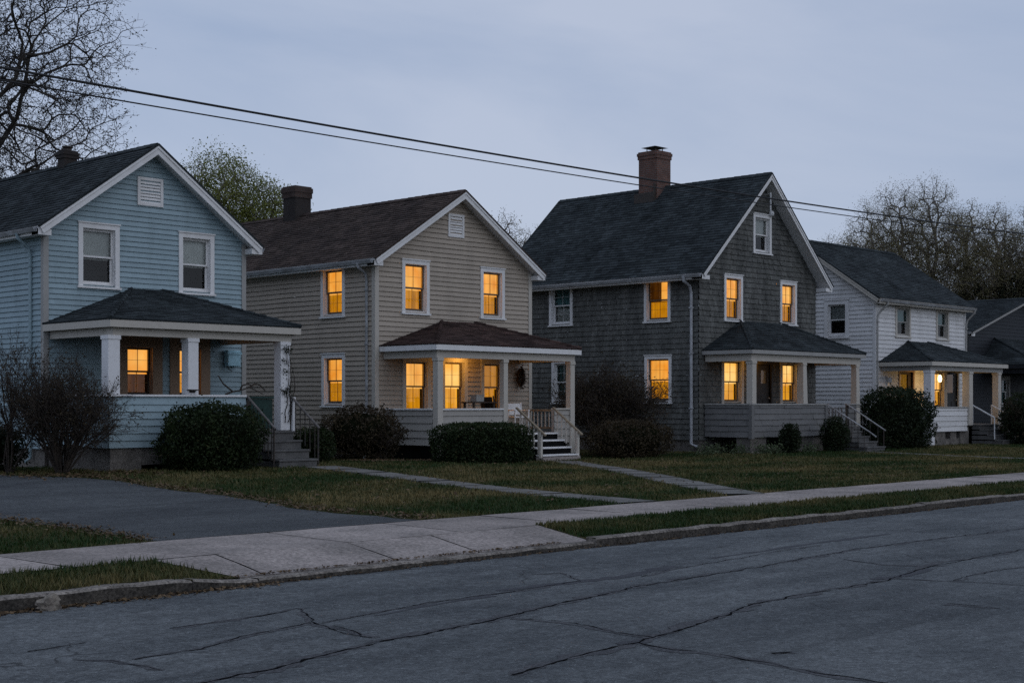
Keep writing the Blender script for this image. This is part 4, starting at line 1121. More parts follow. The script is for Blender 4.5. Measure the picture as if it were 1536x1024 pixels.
# sidewalk slabs and apron
def slabs(name, x0, x1, y0, y1, mat, width, zf, tilt=.006):
    mb = MB(); x = x0
    while x < x1 - .1:
        w = width * rnd.uniform(.97, 1.03); xb = min(x + w, x1)
        dz = [rnd.uniform(-tilt, tilt) for _ in range(4)]; tv = rnd.uniform(0, 1)
        g = .011; c = [(x + g, y0), (xb - g, y0), (xb - g, y1), (x + g, y1)]
        top = [(a, b, zf(a, b) + d) for (a, b), d in zip(c, dz)]
        mb.poly(top, 0, tv)
        for i in range(4):
            p, q = top[i], top[(i + 1) % 4]
            mb.poly([(p[0], p[1], p[2] - .09), (q[0], q[1], q[2] - .09), q, p], 1, .3)
        x = xb
    return tag(mb.build(name, [mat, M['crack']]), None, None, None, 'structure')
slabs('sidewalk', 8.72 - 1.85 * 21, 8.72, 12.75, 14.44, M['concrete'], 1.85, lambda x, y: .152)
slabs('sidewalk', 14.27, 140, 12.75, 14.44, M['concrete'], 1.85, lambda x, y: .152)
ap = MB()
def az(y): return .152 if y > 12.75 else .03 + (y - 11.72) / 1.03 * .122
def apslab(rows, tv):
    # rows of (y, xl, xr) from the back edge to the kerb
    P = []
    for y, a, b in rows: P.append([(a, y, az(y)), ((a + b) / 2, y, az(y) + .003), (b, y, az(y))])
    for j in range(len(P) - 1):
        for i in range(2): ap.poly([P[j + 1][i], P[j + 1][i + 1], P[j][i + 1], P[j][i]], 0, tv)
    for j in range(len(P) - 1):
        for i in (0, 2):
            p, q = P[j][i], P[j + 1][i]; ap.poly([(p[0], p[1], p[2] - .1), (q[0], q[1], q[2] - .1), q, p], 1, .3)
    for Q in (P[0], P[-1]): ap.poly([(Q[0][0], Q[0][1], Q[0][2] - .1), (Q[2][0], Q[2][1], Q[2][2] - .1), Q[2], Q[0]], 0, tv * .6)
g = .013
apslab([(12.735, 7.9, 8.65), (12.3, 8.05, 8.615), (11.72, 8.25, 8.545)], .35)
apslab([(14.44, 8.72 + g, 10.57 - g), (13.6, 8.7 + g, 10.52 - g), (12.75, 8.66 + g, 10.47 - g), (12.2, 8.62 + g, 10.4 - g), (11.72, 8.55 + g, 10.34 - g)], .5)
apslab([(14.44, 10.57 + g, 12.45 - g), (13.6, 10.52 + g, 12.42 - g), (12.75, 10.47 + g, 12.3 - g)], .75)
apslab([(12.735, 10.45 + g, 11.75 - g), (12.2, 10.4 + g, 11.66 - g), (11.72, 10.34 + g, 11.58 - g)], .62)
apslab([(12.735, 11.75 + g, 13.68), (12.2, 11.66 + g, 13.6), (11.72, 11.58 + g, 13.52)], .4)
apslab([(14.44, 12.45 + g, 14.27 - g), (13.6, 12.42 + g, 14.27 - g), (12.75, 12.3 + g, 14.27 - g)], .3)
tag(ap.build('driveway_apron', [M['concrete'], M['crack']]), None, None, None, 'structure')
# driveway
def dl(y): return 8.95 + .25 * sstep(14.4, 17, y) + .08 * math.sin(y * .9) + .11 * mnoise.noise(V((y * 1.7, 3, 0))) + .05 * mnoise.noise(V((y * 6, 1, 0)))
def dr(y): return 13.3 + .75 * sstep(14.4, 22, y) + .3 * sstep(20, 25, y) - .8 * sstep(25, 28.5, y) + .09 * math.sin(y * 1.3 + 1) + .14 * mnoise.noise(V((y * 1.5, 8, 0))) + .06 * mnoise.noise(V((y * 6, 5, 0)))
mb = MB(); ys = lin(14.45, 46, 240); nx = 12
mb.v = [(dl(y) + (dr(y) - dl(y)) * i / nx, y, gz(dl(y) + (dr(y) - dl(y)) * i / nx, y) + .022 - (.03 if i in (0, nx) else 0)) for y in ys for i in range(nx + 1)]
for j in range(len(ys) - 1):
    for i in range(nx):
        q = j * (nx + 1) + i; mb.f.append((q, q + 1, q + nx + 2, q + nx + 1)); mb.m.append(0); mb.t.append(.5)
tag(mb.build('driveway', M['drive'], None, True), None, None, None, 'structure')
# front walks
PATHS = []
def walk(a, b, w, n):
    mb = MB(); a, b = V((a[0], a[1], 0)), V((b[0], b[1], 0)); d = b - a; u = d.normalized(); s = V((-u.y, u.x, 0))
    PATHS.append((a, b, w))
    for k in range(n):
        t0, t1 = k / n + .004, (k + 1) / n - .004; tv = rnd.random(); dz = rnd.uniform(-.005, .005)
        for r in range(4):
            p0 = a + d * (t0 + (t1 - t0) * r / 4); p1 = a + d * (t0 + (t1 - t0) * (r + 1) / 4)
            q = [p0 - s * w / 2, p1 - s * w / 2, p1 + s * w / 2, p0 + s * w / 2]
            mb.poly([(p.x, p.y, gz(p.x, p.y) + .024 + dz) for p in q], 0, tv)
        for sgn in (-1, 1):
            p0 = a + d * t0 + s * sgn * w / 2; p1 = a + d * t1 + s * sgn * w / 2
            mb.poly([(p0.x, p0.y, gz(p0.x, p0.y) - .05), (p1.x, p1.y, gz(p1.x, p1.y) - .05), (p1.x, p1.y, gz(p1.x, p1.y) + .024 + dz), (p0.x, p0.y, gz(p0.x, p0.y) + .024 + dz)], 0, .3)
    return tag(mb.build('walkway', M['path']), None, None, None, 'structure')
walk((20.3, 25.75), (18.0, 14.5), .75, 9)
walk((29.3, 26.3), (20.9, 14.5), .8, 11)
walk((42.4, 24.6), (38.5, 14.6), .7, 9)
walk((53.4, 24.2), (49.5, 14.6), .7, 9)

# =================================================== grass
def in_path(x, y, pad=0.):
    for a, b, w in PATHS:
        d = b - a; t = ((x - a.x) * d.x + (y - a.y) * d.y) / d.length_squared
        if -.02 < t < 1.02:
            q = math.hypot(x - a.x - d.x * t, y - a.y - d.y * t)
            if q < w / 2 + pad: return True
    return False
def gdens(x, y):
    n = .9 * mnoise.noise(V((x * .22, y * .42, 9))) + .5 * mnoise.noise(V((x * .9, y * 1.3, 4))) + .25 * mnoise.noise(V((x * 3, y * 3, 2)))
    return n
def blades(name, area_fn, count, hmin, hmax, seed, straw=0.):
    r = random.Random(seed); vs = []; ti = []
    made = 0
    while made < count:
        x, y, z = area_fn(r)
        if x is None: continue
        made += 1
        dist = math.hypot(x, y); ws = .0045 + dist * .00034
        nz = gdens(x, y)
        tuft = .5 + .5 * mnoise.noise(V((x * 2.1, y * 2.1, 1)))
        for _ in range(4):
            q = r.uniform(0, 6.283); h = r.uniform(hmin, hmax) * (.65 + .7 * tuft)
            bx_, by_ = x + r.gauss(0, .035), y + r.gauss(0, .035)
            lx, ly = math.cos(q) * h * r.uniform(.2, .9), math.sin(q) * h * r.uniform(.2, .9)
            wx, wy = -math.sin(q) * ws, math.cos(q) * ws
            vs += [(bx_ - wx, by_ - wy, z - .01), (bx_ + wx, by_ + wy, z - .01), (bx_ + lx, by_ + ly, z + h)]
            ti.append(min(1, max(0, .26 + straw + .95 * nz + r.gauss(0, .17))))
    return tag(npmesh(name, vs, 3, M['grass'], ti), None, None, None, 'stuff')
HB = [(15.7, 21.3, 27.2, 41), (25.6, 31.9, 27.7, 41), (37.8, 44.9, 26.1, 37), (49, 56.5, 25.9, 35), (60, 71, 27, 40)]
def lawn_area(r):
    # fewer blades farther off
    y = 14.46 + (r.random() ** 1.25) * 15.5; x = 2 + r.random() * 58
    if y < 14.55 and r.random() < .3: return None, 0, 0
    if x < 14.6 and dl(y) - .02 + r.gauss(0, .05) < x < dr(y) + r.gauss(0, .06): return None, 0, 0
    if in_path(x, y, r.gauss(-.03, .04)): return None, 0, 0
    for a, b, c, d in HB:
        if a < x < b and c < y < d: return None, 0, 0
    if gdens(x, y) > .75 and r.random() < .3: return None, 0, 0
    return x, y, gz(x, y)
blades('lawn_grass', lawn_area, 66000, .03, .075, 11, .08)
def verge_area(r):
    y = 11.72 + r.random() * 1.06
    x = -2 + r.random() * 10.1 if r.random() < .28 else 13.4 + (r.random() ** 1.3) * 34
    t = (12.75 - y) / 1.05
    if 7.84 + .36 * t < x < 13.72 - .17 * t: return None, 0, 0
    if 7.3 < x < 9 and r.random() < (x - 7.3) * .9: return None, 0, 0
    return x, y, vz(x, y)
blades('verge_grass', verge_area, 19000, .028, .08, 12, -.05)
# fallen leaves along the kerb, drive edges and under the shrubs
def litter():
    r = random.Random(5); vs = []; ti = []
    def put(x, y, z, s):
        a = V((r.gauss(0, 1), r.gauss(0, 1), r.gauss(0, .35))).normalized(); b = a.cross(V((r.gauss(0, .3), r.gauss(0, .3), 1))).normalized()
        p = V((x, y, z + s * .3)); k = s * r.uniform(.4, .7)
        vs.extend([tuple(p - a * s), tuple(p + b * k), tuple(p + a * s), tuple(p - b * k)]); ti.append(r.random())
    for _ in range(1500):
        x = 1 + r.random() ** 1.1 * 7.5; y = 11.53 - abs(r.gauss(0, .10)); put(x, y, rz(x, y), r.uniform(.015, .035))
    for _ in range(1000):
        x = 8 + r.random() * 24; y = 11.54 - abs(r.gauss(0, .05)); put(x, y, rz(x, y), r.uniform(.012, .028))
    for _ in range(500):
        x = 8 + r.random() * 5; y = 11.70 + abs(r.gauss(0, .05)); put(x, y, .04, r.uniform(.012, .028))
    for _ in range(1500):
        y = 14.5 + r.random() * 12; x = dr(y) + r.gauss(.0, .16); put(x, y, gz(x, y) + .03, r.uniform(.02, .04))
    for _ in range(800):
        y = 14.5 + r.random() * 5; x = dl(y) + r.gauss(-.05, .15); put(x, y, gz(x, y) + .03, r.uniform(.02, .04))
    for _ in range(1600):
        x = 13.5 + r.random() * 22; y = 14.6 + r.random() * 12
        if gdens(x, y) > 0 or r.random() < .3: put(x, y, gz(x, y) + .05, r.uniform(.02, .045))
    for _ in range(900):
        x = 22.5 + r.random() * 3; y = 27.3 + r.gauss(0, .5); put(x, y, gz(x, y) + .04, r.uniform(.025, .05))
    for _ in range(500):
        x = 13 + r.random() * 3; y = 26 + r.gauss(0, .6); put(x, y, gz(x, y) + .04, r.uniform(.025, .05))
    tag(npmesh('fallen_leaves', vs, 4, M['deadleaf'], ti), None, None, None, 'stuff')
litter()

# =================================================== plants
def leaf_quads(pts, size, r, asp=.5, droop=0.):
    vs = []
    for p in pts:
        a = V((r.gauss(0, 1), r.gauss(0, 1), r.gauss(0, 1) - droop)).normalized(); b = a.cross(V((r.gauss(0, 1), r.gauss(0, 1), r.gauss(0, 1)))).normalized()
        s = size * r.uniform(.6, 1.35); p = V(p)
        vs += [tuple(p - a * s), tuple(p + b * s * asp), tuple(p + a * s), tuple(p - b * s * asp)]
    return vs

def hedge(name, label, cat, c, half, h, mat, n, size, seed, power=2.6, group=None, rough=.14, top_tint=.5):
    """a clipped shrub: a superellipsoid shell of leaves on a dark solid core added to block light, its surface uneven"""
    r = random.Random(seed); x, y = c; z0 = gz(x, y)
    t = thing(name, (x, y, z0), label, cat, group)
    def radius(d):
        e = (abs(d.x / half[0]) ** power + abs(d.y / half[1]) ** power + abs(d.z / (h / 2)) ** power) ** (-1 / power)
        q = 1 + rough * (mnoise.noise(V((d.x * 2.3 + seed, d.y * 2.3, d.z * 2.3))) + .6 * mnoise.noise(V((d.x * 6 + seed, d.y * 6, d.z * 6))))
        return e * q
    ctr = V((x, y, z0 + h / 2))
    pts = []; ti = []
    while len(pts) < n:
        d = V((r.gauss(0, 1) * half[0], r.gauss(0, 1) * half[1], r.gauss(0, 1) * h / 2)).normalized()
        k = r.random() ** .35; k = .72 + .3 * k + abs(r.gauss(0, .018)) + (abs(r.gauss(0, .07)) if r.random() < (.16 if rough > .1 else .03) else 0)
        p = ctr + d * radius(d) * k
        if p.z < z0 + .02: p.z = z0 + r.uniform(.02, .2)
        pts.append(p)
        cl = mnoise.noise(V((p.x * 3.2, p.y * 3.2, p.z * 3.2))) + .5 * mnoise.noise(V((p.x * 1.3 + 7, p.y * 1.3, p.z * 1.3)))
        tv = .42 + .5 * cl + r.gauss(0, .16)
        if r.random() < .03: tv = r.uniform(.9, 1)
        ti.append(min(1, max(0, tv)))
    npmesh('foliage', leaf_quads(pts, size, r), 4, M[mat], ti, t)
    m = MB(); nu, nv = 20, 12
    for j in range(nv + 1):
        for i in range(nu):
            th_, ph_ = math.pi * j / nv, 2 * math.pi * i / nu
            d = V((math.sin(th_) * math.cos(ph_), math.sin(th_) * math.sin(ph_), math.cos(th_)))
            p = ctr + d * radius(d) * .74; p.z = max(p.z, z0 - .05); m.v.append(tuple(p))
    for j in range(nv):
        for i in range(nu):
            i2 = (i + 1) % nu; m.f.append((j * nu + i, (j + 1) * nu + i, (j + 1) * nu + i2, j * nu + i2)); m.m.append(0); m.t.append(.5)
    m.build('light_block_core', M['core'], t, smooth=True)  # unseen dark core, added to keep light from passing through the leaves
    return t

TWIG = [.005, .3]
def grow(mb, p, d, L, r0, lev, spec, r, tips, up=.0):
    """one limb and its children; spec[lev] = (children, length ratio, angle, wiggle, segments, sides)"""
    nchild, ratio, ang, wig, nseg, sides = spec[lev]
    pts = [p.copy()]; rads = [r0]; q = p.copy(); dd = d.copy()
    endr = r0 * (.45 if lev < len(spec) - 1 else .35)
    for k in range(nseg):
        dd = (dd + V((r.gauss(0, wig), r.gauss(0, wig), r.gauss(0, wig) + up))).normalized()
        q = q + dd * (L / nseg); pts.append(q.copy()); rads.append(r0 + (endr - r0) * (k + 1) / nseg)
    mb.tube(pts, rads, sides, cap=False)
    if lev >= len(spec) - 2: tips.append((pts[-1].copy(), lev)); tips.append((pts[len(pts) // 2].copy(), lev))
    if lev + 1 < len(spec):
        for k in range(nchild):
            t0_ = TWIG[1] if lev == 0 else .25
            t = t0_ + (.98 - t0_) * (k + r.random()) / nchild
            i = min(int(t * nseg), nseg - 1); f = t * nseg - i
            pp = pts[i].lerp(pts[i + 1], f); ax = (pts[i + 1] - pts[i]).normalized()
            o = ax.orthogonal().normalized(); o.rotate(Matrix.Rotation(k * 2.4 + r.uniform(-.6, .6), 3, ax))
            a = ang * r.uniform(.7, 1.25)
            nd = ax * math.cos(a) + o * math.sin(a)
            ln = L * ratio * r.uniform(.7, 1.2) * (1.15 - .45 * t)
            grow(mb, pp, nd.normalized(), ln, max(rads[i] * .58 if lev else rads[i] * .5, TWIG[0]), lev + 1, spec, r, tips, up)

def tree(name, label, base, h, trunk_r, spec, bark, leaf, nleaf, lsize, seed, lean=(0, 0), group=None, up=.05, stems=1, spread=.25, tl=.55, cat='tree', z0=None, scatter=.25, wr=None, twig=.005):
    r = random.Random(seed); x, y = base; z0 = gz(x, y) - .1 if z0 is None else z0
    t = thing(name, (x, y, z0), label, cat, group)
    mb = MB(); tips = []; TWIG[0] = twig; TWIG[1] = .55 if spec is SP_ROUND else .3
    for s in range(stems):
        q = 6.283 * s / stems + r.random()
        d = V((lean[0] + (math.cos(q) * spread if stems > 1 else 0), lean[1] + (math.sin(q) * spread if stems > 1 else 0), 1)).normalized()
        p = V((x + (math.cos(q) * trunk_r if stems > 1 else 0), y + (math.sin(q) * trunk_r if stems > 1 else 0), z0))
        grow(mb, p, d, h * tl, trunk_r, 0, spec, r, tips, up)
    if wr:
        a = np.array(mb.v); zs = h / (a[:, 2].max() - z0); rr = np.percentile(np.hypot(a[:, 0] - x, a[:, 1] - y), 97); ws = wr / rr
        a[:, 0] = x + (a[:, 0] - x) * ws; a[:, 1] = y + (a[:, 1] - y) * ws; a[:, 2] = z0 + (a[:, 2] - z0) * zs; mb.v = a.tolist()
        tips = [(V((x + (p.x - x) * ws, y + (p.y - y) * ws, z0 + (p.z - z0) * zs)), l_) for p, l_ in tips]
    mb.build('trunk', M[bark], t, smooth=True)
    if leaf and nleaf:
        pts = []; ti = []
        for k in range(nleaf):
            tp, lv = tips[r.randrange(len(tips))]
            p = tp + V((r.gauss(0, scatter), r.gauss(0, scatter), r.gauss(0, scatter)))
            pts.append(p); ti.append(min(1, max(0, .45 + .5 * mnoise.noise(V((p.x * .7, p.y * .7, p.z * .7))) + r.gauss(0, .2))))
        npmesh('crown', leaf_quads(pts, lsize, r), 4, M[leaf], ti, t)
    return t

def crown_tree(name, label, base, h, crown_b, wr, n, bark, leaf, nleaf, lsize, seed, twig=.01, tr=.16, lean=(0, 0), group=None, scatter=.14, cat='tree', lump=.28, z0=None, split=.5, sprigs=2, flat=1.0, low=.55, wig=.04, pe=.43):
    """limbs forking again and again until they fill a lumpy crown between crown_b and h above the ground"""
    r = random.Random(seed); rg = np.random.default_rng(seed); x, y = base; z0 = gz(x, y) - .1 if z0 is None else z0
    t = thing(name, (x, y, z0), label, cat, group)
    rz_ = (h - crown_b) / 2; cz = z0 + crown_b + rz_; cx, cy = x + lean[0], y + lean[1]
    T = []
    while len(T) < n:
        d = V(rg.normal(size=3)).normalized(); u = r.random() ** .42
        q = 1 - lump * .6 + lump * (mnoise.noise(d * 1.7 + V((seed, 0, 0))) + .6 * mnoise.noise(d * 4 + V((0, seed, 0))) + .5)
        w = wr * (1 if d.z > 0 else low + (1 - low) * (1 + d.z)) * q * u
        T.append((cx + d.x * w, cy + d.y * w * flat, cz + d.z * rz_ * q * u))
    T = np.array(T); mb = MB(); tips = []
    def rad(k): return twig * (k ** pe)
    def rec(p, d, P, lev):
        k = len(P)
        if k == 1:
            e = V(P[0]); m = (p + e) / 2 + V((r.gauss(0, .06), r.gauss(0, .06), r.gauss(0, .05))) * (e - p).length
            mb.tube([p, m, e], [twig, twig * .8, twig * .5], 3, cap=False); tips.append(e)
            for _ in range(sprigs):
                b = m.lerp(e, r.random()); L = (e - p).length * r.uniform(.25, .55)
                g = ((e - p).normalized() + V((r.gauss(0, .6), r.gauss(0, .6), r.gauss(.1, .5)))).normalized() * min(L, .55)
                mb.tube([b, b + g], [twig * .7, twig * .45], 3, cap=False); tips.append(b + g)
            return
        c = V(P.mean(axis=0)); f = .5 if lev else split
        f = min(.85, f * r.uniform(.8, 1.15))
        e = p + (c - p) * f; L = (e - p).length
        m = p + (d * .55 + (c - p).normalized() * .45) * (L * .5) + V((r.gauss(0, wig), r.gauss(0, wig), r.gauss(0, wig * .7))) * L
        ra, rb = rad(k), rad(k) * .82
        mb.tube([p, m, e], [ra, (ra + rb) / 2, rb], 7 if k > 150 else 5 if k > 20 else 3, cap=False)
        nd = (e - m).normalized()
        i = r.randrange(k); A = P[i]; B = P[np.argmax(((P - A) ** 2).sum(1))]; A = P[np.argmax(((P - B) ** 2).sum(1))]
        w = ((P - A) ** 2).sum(1) < ((P - B) ** 2).sum(1) * r.uniform(.7, 1.4)
        if w.all() or not w.any(): w = np.arange(k) < k // 2
        rec(e, nd, P[w], lev + 1); rec(e, nd, P[~w], lev + 1)
    rec(V((x, y, z0)), V((lean[0] * .05, lean[1] * .05, 1)).normalized(), T, 0)
    mb.build('trunk', M[bark], t, smooth=True)
    if nleaf:
        pts = []; ti = []
        for k in range(nleaf):
            p = tips[r.randrange(len(tips))] + V((r.gauss(0, scatter), r.gauss(0, scatter), r.gauss(0, scatter)))
            pts.append(p); ti.append(min(1, max(0, .45 + .6 * mnoise.noise(V((p.x * .8, p.y * .8, p.z * .8))) + r.gauss(0, .2))))
        npmesh('crown', leaf_quads(pts, lsize, r), 4, M[leaf], ti, t)
    return t

# children, length ratio, angle, wiggle, segments, sides
SP_BIG = [(12, .62, R(50), .05, 8, 8), (8, .6, R(42), .12, 5, 5), (7, .56, R(40), .16, 4, 4), (7, .55, R(38), .2, 3, 3), (4, .6, R(35), .22, 2, 3)]
SP_ROUND = [(9, 1.15, R(40), .04, 5, 6), (7, .62, R(34), .1, 5, 4), (7, .58, R(36), .14, 4, 3), (6, .6, R(38), .18, 2, 3)]
SP_MID = [(11, .6, R(40), .05, 8, 6), (7, .58, R(36), .10, 5, 4), (6, .56, R(36), .14, 4, 3), (5, .6, R(36), .18, 2, 3)]
SP_SHRUB = [(8, .6, R(40), .1, 5, 5), (7, .6, R(40), .14, 4, 3), (6, .6, R(38), .2, 3, 3), (3, .6, R(34), .2, 2, 3)]
SP_BUSH = [(6, .6, R(30), .12, 6, 5), (5, .55, R(34), .16, 4, 4), (5, .55, R(34), .2, 3, 3), (2, .6, R(30), .2, 2, 3)]

# large bare tree behind the blue house
crown_tree('bare_tree', 'large nearly bare tree behind the chimney of the blue house', (21.9, 48.6), 19, 6.0, 6.9, 10000, 'barkdk', 'leafbare', 30000, .042, 3, .008, lump=.3, split=.22, sprigs=3, scatter=.12, low=.9, wig=.02, pe=.35)
# budding trees between the blue and the beige roofs
crown_tree('budding_tree', 'yellow green budding tree behind the right slope of the blue roof', (34.7, 50.5), 12.5, 4.5, 2.5, 2000, 'barkfar', 'leafbud', 62000, .046, 8, .009, split=.4, scatter=.2)
crown_tree('budding_tree', 'smaller pale green budding tree just left of the beige chimney', (36.3, 49.0), 11.4, 4.5, 1.7, 1200, 'barkfar', 'leafbud', 26000, .044, 9, .009, split=.4, scatter=.18)
crown_tree('bare_tree', 'slim bare tree behind the right slope of the beige roof', (50.2, 48.9), 11.2, 4.5, 1.9, 1400, 'barkfar', 'leafolive', 6000, .04, 15, .009, split=.4)
crown_tree('bare_tree', 'faint bare tree rising beside the left slope of the steep grey roof', (51.6, 47.6), 10.7, 4.5, 1.8, 1400, 'barkfar', 'leafolive', 6000, .04, 16, .009, split=.4)
tr = [((74.6, 45.0), 11.6, 21, 'low brown twiggy tree at the left end of the tree group behind the white roof', 2.2), ((75.9, 43.7), 13.4, 22, 'olive tree second from the left in the group above the white roof', 2.4),
      ((77.1, 42.5), 14.5, 23, 'leaning olive tree left of the tallest tree behind the white house', 2.3), ((78.6, 41.0), 15.3, 24, 'tallest budding tree of the group behind the white house', 2.5),
      ((79.9, 39.6), 14.0, 25, 'budding tree just right of the tallest one behind the white house', 2.0), ((81.2, 38.3), 13.7, 26, 'thin lighter budding tree near the right edge of the photo', 2.1),
      ((82.7, 36.9), 13.1, 27, 'bare tree cut by the right edge above the dark slate house', 2.2)]
for b, h_, sd, lb, w_ in tr:
    crown_tree('budding_tree', lb, b, h_, 5.0, w_, 1900, 'barkfar', 'leafolive', 42000, .034, sd, .012, pe=.40, wig=.022, group='trees behind the white house', split=.42, scatter=.2)
for b, h_, sd, lb in (((76.6, 42.8), 9.4, 28, 'brown twiggy thicket showing over the white roof ridge'), ((78.6, 41.6), 9.0, 29, 'brown undergrowth behind the right end of the white roof')):
    crown_tree('bare_shrub', lb, b, h_, 2.0, 2.8, 1500, 'bark', 'brownleaf', 6000, .05, sd, .012, split=.2, scatter=.2, cat='thicket')
# dark evergreens beyond the white house
for (x, y, hx, hh, sd, lb) in ((80.2, 39.4, 1.9, 8.2, 41, 'dark evergreen behind the right end of the white roof'), (81.9, 37.6, 2.2, 9.6, 42, 'tall dark evergreen behind the slate house roof edge'),
                               (83.4, 36.2, 2.4, 10.2, 43, 'dark evergreen at the right edge behind the slate house')):
    hedge('evergreen_tree', lb, 'evergreen tree', (x, y), (hx, 2.2), hh, 'evergreen', 22000, .085, sd, 1.8, 'dark evergreens behind the white house', .45)
# shrubs in the front yards
tree('bare_shrub', 'big twiggy bare shrub at the left corner of the blue porch', (14.55, 26.9), 2.6, .026, SP_BUSH, 'twig', 'brownleaf', 3200, .028, 31, stems=34, spread=.42, tl=.58, up=.03, cat='shrub', scatter=.07, wr=1.45)
tree('bare_shrub', 'thin tall leafless shoots rising at the left edge before the blue wall', (13.9, 27.9), 3.6, .022, SP_BUSH, 'twig', 'brownleaf', 500, .03, 32, stems=6, spread=.2, tl=.6, up=.05, cat='shrub', scatter=.09)
hedge('evergreen_shrub', 'low dark shrub at the far left edge beside the driveway', 'shrub', (13.85, 28.9), (.8, .7), 1.0, 'hedge2', 3500, .04, 51)
hedge('boxwood_shrub', 'rounded clipped boxwood in front of the blue porch wall', 'shrub', (17.75, 26.25), (1.15, .85), 1.42, 'hedge', 15000, .036, 52, 2.5, None, .2)
hedge('brown_shrub', 'brownish rounded shrub between the blue steps and the beige porch', 'shrub', (23.9, 28.6), (1.15, .85), 1.4, 'brownleaf', 7000, .036, 53, 2.2, None, .22)
tree('bare_shrub', 'short bare stems poking out of the brown shrub by the beige corner', (24.3, 28.2), 1.5, .02, SP_BUSH, 'twig', 'brownleaf', 600, .03, 54, stems=9, spread=.4, tl=.6, up=.03, cat='shrub', scatter=.06)
hedge('evergreen_shrub', 'small green shrub right beside the blue porch steps', 'shrub', (21.9, 28.0), (.5, .5), .85, 'hedge', 2600, .036, 55)
hedge('clipped_hedge', 'flat topped clipped hedge in front of the beige porch', 'hedge', (25.5, 25.7), (1.42, .62), 1.02, 'hedge', 17000, .034, 56, 5.0, None, .07)
tree('bare_shrub', 'tall bare shrub in front of the grey shingle side wall', (34.2, 28.9), 3.1, .03, SP_BUSH, 'twig', 'brownleaf', 9000, .036, 57, stems=40, spread=.4, tl=.58, up=.02, cat='shrub', scatter=.14, wr=2.1)
hedge('brown_shrub', 'low dark brown shrub right of the white porch steps', 'shrub', (33.0, 27.0), (1.5, .9), 1.1, 'brownleaf', 9000, .036, 58, 2.6)
hedge('evergreen_shrub', 'small upright shrub in front of the grey porch wall', 'shrub', (39.3, 25.5), (.34, .34), .95, 'hedge2', 2200, .036, 59, 2.2, None, .25)
hedge('evergreen_shrub', 'small dark shrub against the left rail of the grey steps', 'shrub', (41.7, 25.3), (.5, .45), 1.15, 'hedge2', 2800, .036, 60, 2.2, None, .25)
hedge('evergreen_shrub', 'tall dense dark shrub between the grey steps and the white porch', 'shrub', (46.5, 25.7), (1.5, 1.1), 2.1, 'hedge2', 16000, .045, 61, 2.9, None, .26)
hedge('evergreen_shrub', 'ragged dark shrub in front of the white porch steps at the right edge', 'shrub', (54.4, 24.3), (1.15, 1.0), 2.0, 'hedge2', 8000, .045, 62, 2.2, None, .25)
tree('bare_shrub', 'ragged bare twigs in the shrub at the far right edge', (54.1, 24.2), 2.4, .02, SP_BUSH, 'twig', 'brownleaf', 900, .04, 63, stems=10, spread=.4, tl=.58, up=.03, cat='shrub', scatter=.08)
# low clumps along the grey foundation
r = random.Random(77)
places = ['just left of the downspout at the grey house corner', 'under the downspout at the grey house corner', 'just right of the grey downspout foot', 'below the left end of the grey porch wall', 'before the left stone pier of the grey porch', 'left of the small upright shrub by the grey porch']
for (x, y), lb in zip(((36.2, 26.6), (37.0, 26.7), (37.6, 26.3), (38.05, 25.7), (38.5, 25.55), (40.4, 25.5)), places):
    t = thing('leafy_plant', (x, y, gz(x, y)), 'low pale leafy plant ' + lb, 'plant', 'low plants along the grey foundation')
    pts = [(x + r.gauss(0, .22), y + r.gauss(0, .12), gz(x, y) + abs(r.gauss(.12, .12))) for _ in range(260)]
    npmesh('leaves', leaf_quads(pts, .05, r, .35), 4, M['paleplant'], [r.random() for _ in pts], t)
    m = MB()
    for _ in range(14):
        p = r.choice(pts); m.tube([(x + r.gauss(0, .05), y + r.gauss(0, .04), gz(x, y) - .02), p], [.006, .003], 4)
    m.build('stem', M['twig'], t)
# climbing stems on the blue porch corner post and a dead branch on the rail
vt = thing('dead_vine', (20.5, 27.2, 1.1), 'dark withered vine clinging to the right blue porch post', 'vine')
m = MB(); r = random.Random(4); py = 27.34
for s in range(3):
    p = V((20.42 + s * .07, py - .16, 1.3)); pts = [p.copy()]
    for k in range(16):
        p = p + V((r.gauss(0, .03), 0, .11)); p.x = min(max(p.x, 20.34), 20.68); p.y = py - .155 - abs(r.gauss(0, .015)); pts.append(p.copy())
    m.tube(pts, [.012] * 10 + [.007] * 7, 4)
m.build('stem', M['twig'], vt)
pts = []
for k in range(260):
    z = r.choice([2.05, 2.1, 2.0, 2.5, 2.75, 3.0, 3.05, r.uniform(1.3, 3.1)]) + r.gauss(0, .05); pts.append((20.5 + r.gauss(-.05, .09), py - .17 - abs(r.gauss(0, .03)), z))
npmesh('leaves', leaf_quads(pts, .03, r, .45), 4, M['core' if False else 'evergreen'], [r.random() for _ in pts], vt)
db = thing('dead_branch', (19.0, 27.2, 1.95), 'crooked dead branch resting on the blue porch rail end', 'branch')
m = MB()
for pts in ([(18.75, 27.2, 1.96), (18.95, 27.2, 2.02), (19.15, 27.2, 2.05), (19.4, 27.2, 2.12), (19.65, 27.2, 2.03), (19.8, 27.2, 1.96)], [(18.95, 27.2, 2.02), (18.7, 27.22, 2.2), (18.55, 27.2, 2.38)],
            [(19.15, 27.2, 2.05), (19.2, 27.2, 2.16), (19.35, 27.2, 2.2), (19.5, 27.2, 2.16)], [(19.4, 27.2, 2.12), (19.55, 27.2, 2.2), (19.7, 27.2, 2.18), (19.85, 27.2, 2.05)]):
    m.tube(pts, [.022 - .003 * k for k in range(len(pts))], 6)
m.build('limb', M['twig'], db)
